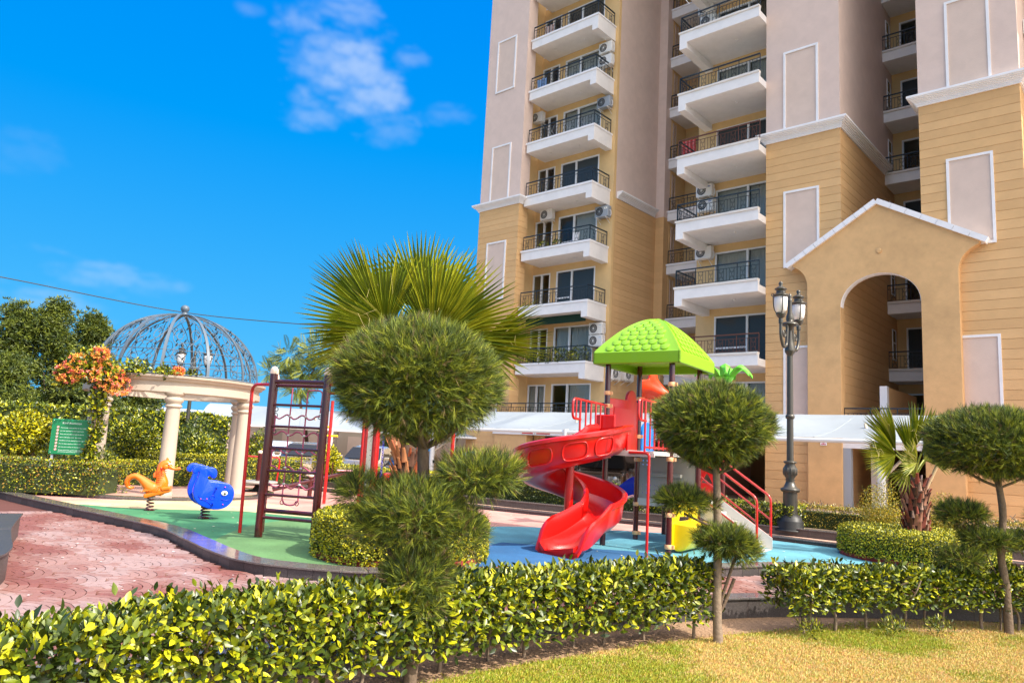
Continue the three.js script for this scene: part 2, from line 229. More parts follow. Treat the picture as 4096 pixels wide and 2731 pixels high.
for (let k = 1; k < 9; k++) { const y = yk(k); // first bay
  const b = part('balcony', M.white, mb().box(-25.98, -21.78, y - .57, y - .1, -29.5, -29.35).box(-25.98, -21.78, y - .57, y - .26, -30.995, -29.501).box(-21.78, -21.4, y - .88, y - .1, -30.995, -29.35));
  mb().box(-26.03, -21.37, y - .1, y, -29.54, -29.31).box(-21.6, -21.37, y - .101, y - .001, -31.0, -29.541).build('coping', M.trim, b);
  for (const x of [-24.9, -22.98]) mb().lathe([[0, 0], [.07, 0], [.07, .03], [0, .03]], x, y - .6, -30.2, 12).build('ceiling_light', M.trim, b);
  rail(r1f, -25.93, y, -29.43, 0, M.iron, b); rail(r1s, -21.48, y, -29.45, PI / 2, M.iron, b);
}
for (let k = 0; k < 9; k++) { const y = yk(k), y0 = y - .26, y1 = y + 2.54;
  const a = { x0: -26.45, x1: -25.2, y0: y0 + .02, y1: y + 2.14, mid: [-25.82] }, c = { x0: -24.77, x1: -22.18, y0: y0 + .02, y1: y + 2.16, mid: [-23.72] };
  bayWall(-26.54, -21.2, -31, y - .62, y1 - .06, [a, c]); sliding(a, -31, [3, 0, 0, 8, 0, 0, 0, 0, 0][k]); sliding(c, -31, [1, 2, 24, 9, 16, 2, 2, 0, 0][k]);
}
part('wall', M.balc, mb().box(-26.56, -26.53, 0, TOP, -31, -29.86));
for (let k = 1; k < 9; k++) { const y = yk(k); // second bay, weathered coping stones
  const b = part('balcony', M.white, mb().box(-16.03, -12.5, y - .57, y - .1, -29.24, -29.1).box(-16.03, -12.5, y - .57, y - .26, -31.8, -29.241).box(-16.41, -16.03, y - .88, y - .1, -31.8, -29.1));
  copings(-16.45, -12.5, y, -29.3, -29.05, b); mb().box(-16.45, -16.22, y - .1, y - .004, -31.8, -29.301).build('coping', copingM, b);
  mb().lathe([[0, 0], [.06, 0], [.06, .04], [0, .04]], -14.1, y - .61, -30.3, 12).build('ceiling_light', M.trim, b);
  rail(r2f, -16.38, y, -29.17, 0, k === 1 || k === 4 ? M.rust : M.iron, b); rail(r2s, -16.36, y, -29.2, PI / 2, M.iron, b);
}
for (let k = 0; k < 9; k++) { const y = yk(k), y0 = y - .26, c = { x0: -15.78, x1: -12.55, y0: y0 + .02, y1: y + 2.16, mid: [-14.17] };
  bayWall(-16.75, -12.5, -31.8, y - .62, y + 2.48, [c]); sliding(c, -31.8, [2, 24, 2, 3, 16, 2, 6, 6, 0][k]);
}
part('wall', M.beige, mb().box(-16.75, -16.5, 0, TOP, -37.6, -32.03));
// narrow recess between the pier and the second bay
const lattice = (() => { const b = mb(); for (let i = 0; i < 9; i++) for (const s of [-1, 1]) b.bar([0, i * .24, s * .16], [0, (i + 1) * .24, -s * .16], .016, 4); for (let i = 0; i < 10; i++) b.bar([0, i * .24, -.16], [0, i * .24, .16], .012, 4); b.bar([0, 0, -.17], [0, 2.2, -.17], .022, 4); b.bar([0, 0, .17], [0, 2.2, .17], .022, 4); return mergeGeometries(b.g); })();
for (let k = 1; k < 9; k++) { const y = yk(k), b = part('balcony', M.white, mb().box(-20.67, -16.75, y - .57, y - .1, -35.85, -35.7).box(-20.67, -16.75, y - .57, y - .26, -37.6, -35.86)); mb().box(-20.67, -16.75, y - .1, y, -35.9, -35.64).build('coping', M.trim, b);
  rail(rs, -20.6, y, -35.76, 0, M.iron, b); const o = meshOf('lattice_screen', lattice, M.panel, b); o.position.set(-20.62 + 15, y + .1, -36.2 + 32);
  const w = { x0: -19.6, x1: -18.3, y0: y - .2, y1: y + 2.1 }; bayWall(-20.67, -16.75, -37.6, y - .62, y + 2.48, [w]); sliding(w, -37.6, k % 3 ? 16 : 0);
  part('wall', M.balc, mb().box(-20.7, -20.66, y - .57, y + 2.53, -37.59, -35.9));
}
for (let k = 0; k < 9; k++) { const y = yk(k); // recess between the middle and the right tower
  if (k) { const b = part('balcony', M.white, mb().box(-9.4, -6.49, y - .57, y - .1, -36.4, -36.25).box(-9.4, -6.49, y - .57, y - .26, -37.8, -36.41)); copings(-9.4, -6.49, y, -36.46, -36.19, b); mb().lathe([[0, 0], [.06, 0], [.06, .04], [0, .04]], -8, y - .61, -37, 10).build('ceiling_light', M.trim, b); rail(r3, -9.4, y, -36.3, 0, M.iron, b); }
  const w = { x0: -9.0, x1: -7.1, y0: y - .2, y1: y + 2.1, mid: [-8.05] }; bayWall(-9.4, -6.49, -37.8, y - .62, y + 2.48, [w]); sliding(w, -37.8, k % 2 ? 16 : 0);
  const s = part('window', M.upvc, mb().box(-9.4, -9.37, y + .5, y + .56, -37.5, -36.9).box(-9.4, -9.37, y + 1.9, y + 1.96, -37.5, -36.9).box(-9.4, -9.37, y + .56, y + 1.9, -37.5, -37.44).box(-9.4, -9.37, y + .56, y + 1.9, -36.96, -36.9).box(-9.4, -9.372, y + 1.3, y + 1.35, -37.44, -36.96)); mb().box(-9.41, -9.385, y + .56, y + 1.9, -37.44, -36.96).build('pane', M.glassD, s);
}
tag(mb().box(-25.9, -21.9, 8.28, 8.68, -29.95, -29.92).build('shade_net', mat([.004, .035, .02], .9)), 'dark green shade net under the ceiling of the crowded plant balcony', 'shade net');
// open parking storey under the building: slab edge, columns, first-floor terrace
{
  part('floor_slab', M.white, mb().box(-27, -12.52, 2.42, 2.72, -41, -28.95).box(-9.38, -6.5, 2.42, 2.72, -41, -29.9));
  part('column', M.tan, mb().box(-26.9, -24.7, 0, 2.42, -29.6, -29)); part('column', M.tan, mb().box(-21.6, -20.7, 0, 2.42, -36, -31)); part('column', M.white, mb().box(-17, -16.4, 0, 2.42, -32.2, -31.6)); part('column', M.white, mb().box(-18.2, -17.6, 0, 2.42, -38, -37.4));
  const j = part('lattice_screen', M.tan, mb().box(-24.6, -23.9, 0, 2.42, -29.6, -29.55)); for (let i = 0; i < 2; i++) { const o = meshOf('lattice', lattice, M.tan, j); o.position.set(-24.4 + i * .34 + 15, .15, -29.54 + 32); o.rotation.y = PI / 2; }
  const t = part('balcony', M.white, mb().box(-27, -19.8, 2.72, 3.06, -31, -28.95)); rail(railGeo(7), -26.8, 3.25, -28.98, 0, M.iron, t); mb().box(-27, -19.8, 3.06, 3.25, -29.05, -28.92).build('coping', M.trim, t);
}
{ // entrance porch: two piers, a gable on curved corbels and an arched opening
  const g = thing('entrance_arch', 'tan gabled entrance arch with white coping stones in front of the towers', 'archway', [-8, 0, -29.45]);
  const s = new THREE.Shape(); s.moveTo(-10.6, 0); s.lineTo(-10.6, 8.75); s.quadraticCurveTo(-10.62, 9.35, -11.15, 9.62); s.lineTo(-11.2, 9.72); s.lineTo(-7.95, 11.72); s.lineTo(-4.6, 9.78); s.lineTo(-4.66, 9.66); s.quadraticCurveTo(-5.28, 9.4, -5.3, 8.75); s.lineTo(-5.3, 0); s.lineTo(-6.5, 0); s.lineTo(-6.5, 7.8);
  for (let k = 1; k <= 20; k++) { const a = PI * k / 20; s.lineTo(-7.92 + 1.42 * Math.cos(a), 7.8 + 1.2 * Math.sin(a)); } s.lineTo(-9.34, 0); s.lineTo(-10.6, 0);
  const e = new THREE.ExtrudeGeometry(s, { depth: .38, bevelEnabled: true, bevelSize: .01, bevelThickness: .01, bevelSegments: 1 }); e.translate(0, 0, -29.84);
  mb().add(toCreasedNormals(e.toNonIndexed(), .5)).build('wall', mat([.68, .42, .19], .93, { map: blotch, bumpMap: bumpT, bumpScale: .004 }), g);
  const so = mb(); for (let k = 0; k < 20; k++) { const a = PI * k / 20, c = PI * (k + 1) / 20, r1 = 1.405, q = (t, r, ry) => [-7.92 + r * Math.cos(t), 7.8 + ry * Math.sin(t)]; const [x0, y0] = q(a, 1.408, 1.188), [x1, y1] = q(c, 1.408, 1.188); so.bar([x0, y0, -29.47], [x1, y1, -29.47], .012, 4); so.g.push(clean(new THREE.BoxGeometry(Math.hypot(x1 - x0, y1 - y0), .024, .3).rotateZ(Math.atan2(y1 - y0, x1 - x0)).translate((x0 + x1) / 2, (y0 + y1) / 2, -29.63))); } so.build('arch_soffit', M.trim, g);
  const slope = (ax, ay, bx, by, n) => { const L = Math.hypot(bx - ax, by - ay), a = Math.atan2(by - ay, bx - ax), l = L / n; for (let i = 0; i < n; i++) { const t = (i + .5) / n; const q = new THREE.BoxGeometry(l - .012, .2 + rr(-.006, .006), .56).rotateZ(a).translate(lerp(ax, bx, t), lerp(ay, by, t), -29.62 + rr(-.004, .004)); mb().add(q).build('coping_stone', M.trim, g); } };
  slope(-11.45, 9.66, -7.97, 11.82, 9); slope(-7.95, 11.82, -4.38, 9.74, 7);
  mb().lathe([[0, 0], [.1, 0], [.1, .03], [.07, .04], [0, .04]], 0, 0, 0, 14).g.forEach(q => mb().add(q, new THREE.Matrix4().makeRotationX(PI / 2).setPosition(-7.9, 9.85, -29.45)).build('plaster_boss', M.tanC, g));
  // ground level entrance under the arch
  mb().box(-9.34, -6.5, 2.36, 2.95, -29.8, -29.55).build('lintel', M.white, g); mb().box(-9.34, -9.05, 0, 2.36, -29.8, -29.55).build('door_jamb', M.acG, g); mb().box(-8.75, -8.2, 0, 2.36, -31.2, -31).build('inner_wall', M.white, g);
  const tr = mb(); tr.box(-9.34, -6.5, 2.95, 3.1, -36.2, -29.6); tr.build('terrace', M.white, g);
  const rl = meshOf('railing', railGeo(2.8), M.iron, g); rl.position.set(-9.32 + 8, 3.1, -29.75 + 29.45);
  mb().box(-8.25, -7.99, 3.1, 4.79, -30.75, -30.5).build('pillar', M.trim, g); mb().box(-8.23, -8.01, 3.1, 4.76, -35, -30.76).build('side_wall', M.tan, g);
}
// ---------- playground floor ----------
const rubT = tex(1024, (u, v) => { const f = vnoise(u * 400, v * 400, 400, 71), g = fbm(u * 6, v * 6, 6, 73, 5, .65), s = vnoise(u * 400, v * 400, 400, 77); return .62 + .24 * f + .55 * (g - .5) + (s > .985 ? .35 : 0); }, .25);
const rub = c => mat(c, .9, { map: rubT, bumpMap: bumpT, bumpScale: .003 });
function sheet(name, pts, y, m, thick = .1) { const s = new THREE.Shape(); pts.forEach(([x, z], i) => i ? s.lineTo(x, -z) : s.moveTo(x, -z)); const g = new THREE.ExtrudeGeometry(s, { depth: thick, bevelEnabled: false }); g.rotateX(-PI / 2); g.translate(0, y - thick, 0); return struct(name, mb().add(g).build(name, m)); }
const curve = (pts, n = 60, closed = false) => new THREE.CatmullRomCurve3(pts.map(([x, z]) => V(x, 0, z)), closed, 'catmullrom', .5).getSpacedPoints(n).map(p => [p.x, p.z]);
const KO = [[-22, -5.1], [-19.42, -5.02], [-15.81, -5.18], [-12.47, -5.38], [-10.76, -5.16], [-9.72, -4.97], [-8.73, -4.88], [-8.0, -5.12], [-7.2, -5.74], [-6.3, -7.3], [-5.6, -8.9], [-5.03, -10.24], [-4.45, -11.6], [-3.55, -12.6], [-2.2, -13.4], [-.6, -14.0]];
const ko = curve(KO, 120), off = (P, d) => P.map((p, i) => { const a = P[Math.max(0, i - 1)], b = P[Math.min(P.length - 1, i + 1)], l = Math.hypot(b[0] - a[0], b[1] - a[1]); return [p[0] + (b[1] - a[1]) / l * d, p[1] - (b[0] - a[0]) / l * d]; });
const ki = off(ko, .30);
const BK = [[-22, -13.2], [-18.2, -13.35], [-15.8, -13.9], [-13.5, -14.04], [-11.6, -14.4], [-9.7, -14.85], [-8.2, -15.15], [-6.2, -15.3], [-5.0, -15.25], [-3, -15.6], [-1.2, -16]];
const bk = curve(BK, 80);
const RB = rub([.66, .33, .27]), RC = rub([.70, .53, .31]), RG = rub([.06, .26, .11]), RL = rub([.125, .27, .095]), RLB = rub([.12, .37, .46]), RDB = rub([.022, .13, .32]), RR_ = rub([.36, .02, .03]);
sheet('rubber_floor', [...ki, ...bk.slice().reverse()], .084, RB, .3);
const keep = (P, a, b) => P.filter(p => p[0] >= a && p[0] <= b);
sheet('rubber_floor', [...keep(ki, -17.6, -9.5), [-9.6, -6.3], [-11.2, -7.8], [-12.65, -9.0], [-13.64, -8.9], [-15.2, -9.6], [-17.6, -9.4]], .088, RC, .05);
sheet('rubber_floor', [...keep(ki, -16.6, -7.4), [-7.3, -6.6], [-8.6, -8.4], [-10.2, -9.1], ...curve([[-11.6, -9.0], [-12.65, -8.75], [-13.64, -8.35], [-14.46, -8.0], [-14.95, -7.2], [-15.65, -6.2], [-16.5, -5.72]], 24)], .092, RG, .05);
sheet('rubber_floor', [...keep(ki, -10.3, -7.4), [-7.3, -6.6], [-8.6, -8.4], [-10.2, -9.1], ...curve([[-11.6, -8.9], [-12.6, -8.2], [-12.4, -7.4], [-11.8, -6.6], [-10.9, -5.75], [-10.3, -5.3]], 20)], .096, RL, .05);
sheet('rubber_floor', [...ki.filter(p => p[1] < -6.35), [-3.2, -15.4], [-5.0, -15.2], [-6.2, -15.2], ...curve([[-6.5, -14.6], [-8.1, -13.9], [-9.3, -12.7], [-10.2, -11.5], [-10.25, -10.6], [-9.5, -9.4], [-8.2, -7.9]], 24)], .094, RLB, .05);
sheet('rubber_floor', [...ki.filter(p => p[1] < -7 && p[1] > -10.2), [-6.0, -10.9], [-6.8, -10.7], [-7.7, -10.0], [-8.5, -9.5], [-8.2, -8.5], [-7.6, -7.6]], .098, RDB, .05);
sheet('rubber_floor', [...ki.filter(p => p[1] < -5.9 && p[1] > -8.0), ...off(ki, .22).filter(p => p[1] < -5.9 && p[1] > -8.0).reverse()], .100, RR_, .05);
// ---------- granite kerbs, each stone its own ----------
function kerb(name, label, P, w, y0, y1, len, top, face) {
  const t = thing(name, label, 'kerb', [P[P.length >> 1][0], 0, P[P.length >> 1][1]]); const mort = mb(), slab2 = (A, B, a, b, ya, yb) => { const s = new THREE.Shape(); [...A.slice(a, b + 1), ...B.slice(a, b + 1).reverse()].forEach(([x, z], k) => k ? s.lineTo(x, -z) : s.moveTo(x, -z)); const e = new THREE.ExtrudeGeometry(s, { depth: yb - ya, bevelEnabled: false }); e.rotateX(-PI / 2); e.translate(0, ya, 0); return e; };
  let acc = 0, start = 0; const O = off(P, w), lip = off(P, -.025);
  for (let i = 1; i < P.length; i++) { acc += Math.hypot(P[i][0] - P[i - 1][0], P[i][1] - P[i - 1][1]); if (acc >= len || i === P.length - 1) { const g = .0055, q = (A, a, b) => { const r = A.slice(a, b + 1).map(p => [...p]); const e = (p, c) => { const l = Math.hypot(c[0] - p[0], c[1] - p[1]); p[0] += (c[0] - p[0]) / l * g; p[1] += (c[1] - p[1]) / l * g; }; if (r.length > 1) { e(r[0], r[1]); e(r[r.length - 1], r[r.length - 2]); } return r; };
      const slab = (A, B, ya, yb) => { const s = new THREE.Shape(); [...q(A, start, i), ...q(B, start, i).reverse()].forEach(([x, z], k) => k ? s.lineTo(x, -z) : s.moveTo(x, -z)); const e = new THREE.ExtrudeGeometry(s, { depth: yb - ya - .006, bevelEnabled: true, bevelSize: .003, bevelThickness: .003, bevelSegments: 1 }); e.rotateX(-PI / 2); e.translate(0, ya + .003, 0); return e; };
      const dy = rr(-.002, .002); mb().add(slab(P, O, y0, y1 - .026)).build('kerb_stone', Array.isArray(face) ? pick(face) : face, t); mort.add(slab2(off(P, .014), O, start, i, y0, y1 - .03)); mb().add(slab(lip, O, y1 - .025 + dy, y1 + dy)).build('kerb_slab', top, t); acc = 0; start = i; } }
  mort.build('mortar', mortM, t); return t;
}
const mortM = mat([.40, .36, .32], .95, { map: grain }), faceMs = [[.115, .10, .095], [.14, .12, .115], [.095, .085, .08]].map(c => mat(c, .45, { map: speck }));
const fineKo = curve(KO, 480), fineBk = curve(BK, 300);
const topM = [0, 1, 2].map(k => mat([.20 + .03 * k, .185 + .025 * k, .18 + .02 * k], .12, { map: speck }));
function kerbAll(...a) { return kerb(...a); }
kerb('playground_kerb', 'polished dark granite kerb curving along the pink path round the playground', fineKo, .30, -.05, .13, .30, topM[1], faceMs);
kerb('playground_kerb', 'dark granite kerb along the far edge of the coloured rubber floor', fineBk, .28, 0, .17, .6, topM[0], M.graniteF);
const PB = curve([[-22, -14.2], [-18.4, -14.3], [-15.6, -14.85], [-13.3, -15.0], [-11.4, -15.4], [-9.4, -15.85], [-7.6, -16.15], [-5.6, -16.3], [-3, -16.6], [0, -17.2]], 300);
struct('path', sheet('path', [...off(bk, -.0), ...PB.slice().reverse()], .125, mat([.95, .72, .58], .85, { map: plazaTex }), .3));
kerb('planter_kerb', 'grey granite planter kerb below the clipped hedges beside the car park', PB, .2, .1, .30, .7, topM[2], M.graniteB);
struct('planting_bed', sheet('planting_bed', [...off(PB, .2), [0, -18.3], [-5.9, -17.9], [-9, -18.0], [-14, -17.2], [-22, -16.4]], .24, mat([.20, .14, .09], 1, { map: grain }), .4));

// ---------- pink stamped path: fan-laid stones ----------
const stoneT = tex(512, (u, v) => { const f = fbm(u * 5, v * 5, 5, 91, 5, .6), g = fbm(u * 30, v * 30, 30, 97, 3, .6); const k = .72 + .36 * f + .22 * (g - .5); return [.95 * k + .05, .9 * k + .06, .9 * k + .07]; }, .55);
const pinkA = [[.22, .08, .06], [.26, .125, .10], [.30, .175, .15], [.34, .235, .215]].map(c => mat(c, .62, { map: stoneT })), pinkJ = mat([.11, .035, .025], 1, { map: stoneT });
{
  const hedgeSide = curve([[-6.4, 0], [-5.6, -1.6], [-5.2, -3.2], [-4.95, -5.2], [-4.55, -7.0], [-4.0, -8.6], [-3.3, -9.7], [-2.0, -11.2], [-.5, -12.4]], 60);
  const base = sheet('pink_path', [...ko.filter(p => p[0] < -1.5), ...hedgeSide.slice().reverse(), [-9, 2], [-22, 0]], -.024, pinkJ, .3); struct('pink_path', base);
  const inside = (x, z) => { let c = false; for (const Pn of [poly]) for (let i = 0, j = Pn.length - 1; i < Pn.length; j = i++) if ((Pn[i][1] > z) !== (Pn[j][1] > z) && x < (Pn[j][0] - Pn[i][0]) * (z - Pn[i][1]) / (Pn[j][1] - Pn[i][1]) + Pn[i][0]) c = !c; return c; };
  const poly = [...off(ko, -.05), ...off(hedgeSide, .05).slice().reverse(), [-9, 1], [-20, -1]];
  const seen = [], add = (x, z, a, l, w) => { if (!inside(x, z)) return; if (inside(x + l * .5 * Math.cos(a), z - l * .5 * Math.sin(a)) && inside(x - l * .5 * Math.cos(a), z + l * .5 * Math.sin(a))) seen.push([x, z, a, l, w]); };
  const fanW = 1.3, fanH = .65; // overlapping segmental fans
  for (let j = -34; j < 6; j++) for (let i = -24; i < 4; i++) { const cx = (i + (j & 1) * .5) * fanW, cz = j * fanH * .5 - .2; if (cx < -19.5 || cx > 0) continue; const nr = 7;
    for (let r = 1; r <= nr; r++) { const rad = r * fanW / 2 / nr, n = Math.max(2, Math.round(PI * rad / .17)); for (let k = 0; k < n; k++) { const a = PI * (k + .5) / n; const x = cx + (rad - fanW / 4 / nr) * Math.cos(a), z = cz - (rad - fanW / 4 / nr) * Math.sin(a); // hidden by the two fans in front
      if (r < nr * 1.01) { const h1 = Math.hypot(x - cx - fanW / 2, z - cz - fanH * .5) < fanW / 2, h2 = Math.hypot(x - cx + fanW / 2, z - cz - fanH * .5) < fanW / 2, h3 = Math.hypot(x - cx, z - cz - fanH) < fanW / 2; if (h1 || h2 || h3) continue; }
      add(x, z, a - PI / 2, PI * rad / n - .009, fanW / 2 / nr - .009); } } }
  seen.sort((a, b) => (a[0] ** 2 + a[1] ** 2) - (b[0] ** 2 + b[1] ** 2));
  const far = [mb(), mb(), mb(), mb()]; let n = 0;
  for (const [x, z, a, l, w] of seen) { const d = Math.hypot(x, z); if (d > 17) break; const h = rr(.026, .0285), g = new THREE.BoxGeometry(l, h, w); g.applyMatrix4(new THREE.Matrix4().makeRotationFromEuler(new THREE.Euler(rr(-.006, .006), a, rr(-.006, .006)))); g.translate(x, -.024 + h / 2 - .004, z); const f = fbm(x * .8 + 40, z * 1.5 + 40, 999, 7, 4, .6), mi = clamp(Math.floor((f - .5) * 9 + 2 + rr(-.45, .45)), 0, 3);
    const depth = -.6606 * x - .7367 * z, sx = (.7486 * x - .6609 * z) / depth; if (n < 300 && Math.abs(sx) < .72 && depth > 5.2) { mb().add(g).build('paving_stone', pinkA[mi], base); n++; } else far[mi].add(g); }
  far.forEach((b, i) => { if (b.g.length) { const o = b.build('paving_stone', pinkA[i], base); o.userData.kind = 'stuff'; } });
  // fallen petals and litter
  const lit = mb(); for (let i = 0; i < 60; i++) { const x = rr(-14, -5.5), z = rr(-5, -2.2); if (!inside(x, z)) continue; lit.add(new THREE.CircleGeometry(rr(.008, .02), 6).rotateX(-PI / 2 + rr(-.2, .2)).translate(x, .016, z)); } const lo = lit.build('fallen_petals', mat([.75, .74, .72], .8)); tag(lo, 'small white fallen petals scattered over the pink path', 'petals', null, 'stuff');
  // low retaining wall between path and lawn
  const HS = curve([[-6.4, 0], [-5.6, -1.6], [-5.2, -3.2], [-4.95, -5.2], [-4.55, -7.0], [-4.0, -8.6], [-3.3, -9.7], [-2.0, -11.2], [-.5, -12.4]], 300);
  kerb('retaining_wall', 'low dark granite wall with polished coping between pink path and lawn', HS, .24, -.3, .05, .6, topM[0], M.graniteF);
  struct('planting_bed', sheet('planting_bed', [...HS, ...off(HS, -.60).reverse()], -.188, mat([.34, .21, .12], 1, { map: grain, bumpMap: bumpT, bumpScale: .02 }), .2));
}
const leafL = mb(); for (let i = 0; i < 150; i++) { const x = rr(-17, -4), z = rr(-14, -5.4), g = new THREE.CircleGeometry(rr(.012, .028), 5); g.scale(1, .5, 1); leafL.add(g.rotateX(-PI / 2 + rr(-.4, .4)).rotateY(rr(0, 6)).translate(x, .108, z)); } tag(leafL.build('fallen_leaves', mat([.55, .50, .36], .8)), 'dry fallen leaf scraps strewn over the coloured rubber floor', 'leaves', null, 'stuff');
// lawn: uneven sheet with dry and green patches plus blades
const lawnF = (x, z) => sstep(.40, .56, fbm(x * .7 + 91, z * .55 + 37, 999, 111, 4, .55) + .10 * (fbm(x * 3 + 60, z * 3 + 60, 999, 115, 3) - .5) + .05 * sstep(-4, 0, x));
{
  const n = 90, x0 = -5, x1 = 8, z0 = -13, z1 = 0, pos = [], col = [], idx = [];
  for (let j = 0; j <= n; j++) for (let i = 0; i <= n; i++) { const x = lerp(x0, x1, i / n), z = lerp(z0, z1, j / n), f = lawnF(x, z); pos.push(x, -.2 + .02 * (fbm(x * 1.5 + 50, z * 1.5 + 50, 999, 3, 3) - .5), z); col.push(lerp(.50, .24, f), lerp(.36, .26, f), lerp(.12, .018, f)); }
  for (let j = 0; j < n; j++) for (let i = 0; i < n; i++) { const a = j * (n + 1) + i; idx.push(a, a + n + 1, a + 1, a + 1, a + n + 1, a + n + 2); }
  const g = new THREE.BufferGeometry(); g.setAttribute('position', new THREE.Float32BufferAttribute(pos, 3)); g.setAttribute('color', new THREE.Float32BufferAttribute(col, 3)); g.setIndex(idx); g.computeVertexNormals(); const uv = []; for (let i = 0; i < pos.length; i += 3) uv.push(pos[i], pos[i + 2]); g.setAttribute('uv', new THREE.Float32BufferAttribute(uv, 2));
  struct('lawn', meshOf('lawn', g, mat([1, 1, 1], 1, { vertexColors: true, map: fine, bumpMap: bumpT, bumpScale: .015 })));
  const bl = new THREE.BufferGeometry(), w = .0018; const p = [], q = []; for (let k = 0; k < 5; k++) { const a = k * 2.4, o = p.length / 3, x = .016 * Math.cos(a * 1.7), z = .016 * Math.sin(a * 2.3), lx = .016 * Math.cos(a), lz = .016 * Math.sin(a), h = .018 + .006 * (k % 3); p.push(x - w * Math.sin(a), 0, z + w * Math.cos(a), x + w * Math.sin(a), 0, z - w * Math.cos(a), x + lx * .4 + w * .7 * Math.sin(a), h * .6, z + lz * .4 - w * .7 * Math.cos(a), x + lx, h, z + lz); q.push(o, o + 1, o + 2, o, o + 2, o + 3); } bl.setAttribute('position', new THREE.Float32BufferAttribute(p, 3)); bl.setIndex(q); bl.computeVertexNormals();
  const N = 190000, im = new THREE.InstancedMesh(bl, mat([1, 1, 1], .8, { side: THREE.DoubleSide }), N), m4 = new THREE.Matrix4(), c = new THREE.Color(); let k = 0;
  while (k < N) { const d = 4.2 + 7.5 * Math.pow(R(), 1.3), s = rr(-.28, .75), x = -.6606 * d + .7486 * s * d, z = -.7367 * d - .6609 * s * d; if (x < -4.62 + .2 * Math.max(0, -z - 4) + .16 * Math.max(0, -z - 7) + rr(0, .35) || z < -12) continue; const f = lawnF(x, z), dry = R() > f * .85 + .06, sc = rr(.7, 1.35); m4.makeRotationY(rr(0, 6.3)); m4.scale(V(sc, sc * rr(.7, 1.1), sc)); m4.setPosition(x, -.2 + .02 * (fbm(x * 1.5 + 50, z * 1.5 + 50, 999, 3, 3) - .5), z); im.setMatrixAt(k, m4); dry ? c.setRGB(rr(.42, .72), rr(.31, .52), rr(.08, .18)) : c.setRGB(rr(.20, .40), rr(.24, .38), rr(.008, .025)); im.setColorAt(k, c); k++; }
  im.name = 'grass_blades'; scene.add(im); tag(im, 'short patchy grass of the half-dry lawn in the foreground', 'grass', null, 'stuff'); im.castShadow = im.receiveShadow = true;
}
// dark stone planter at the left edge of the path
{ const P = curve([[-12.8, -3.6], [-11.2, -3.05], [-10.2, -2.78], [-9.3, -2.55], [-8.75, -2.25], [-8.6, -1.8], [-8.9, -1.2], [-9.6, -.6]], 160); const t = kerb('stone_planter', 'dark polished granite planter ledge at the left edge of the pink path', P.slice().reverse(), .55, -.05, .33, 1.1, M.granite, M.graniteF); }
// ---------- play tower with the spiral slide ----------
function local(t, x, z, ry) { t.position.set(x, 0, z); t.rotation.y = ry; t.base = V(0, 0, 0); return t; }
const RUB = .1;
function sweep(path, prof, closed = true) { // path: [{p, n, u}] ; prof: [[across, up], ...]
  const N = path.length, K = (prof || path[0].prof).length, pos = [], idx = [];
  for (const f of path) for (const [a, b] of (f.prof || prof)) pos.push(f.p.x + f.n.x * a + f.u.x * b, f.p.y + f.n.y * a + f.u.y * b, f.p.z + f.n.z * a + f.u.z * b);
  for (let i = 0; i + 1 < N; i++) for (let k = 0; k < (closed ? K : K - 1); k++) { const a = i * K + k, b = i * K + (k + 1) % K, c = a + K, d = b + K; idx.push(a, b, c, b, d, c); }
  if (closed) for (const [o, s] of [[0, 1], [(N - 1) * K, 0]]) for (let k = 1; k + 1 < K; k++) s ? idx.push(o, o + k + 1, o + k) : idx.push(o, o + k, o + k + 1);
  const g = new THREE.BufferGeometry(); g.setAttribute('position', new THREE.Float32BufferAttribute(pos, 3)); g.setIndex(idx); return g;
}
const smooth = (g, a = .6) => { g = g.index ? g.toNonIndexed() : g; g.deleteAttribute('normal'); g.deleteAttribute('uv'); return toCreasedNormals(g, a); };
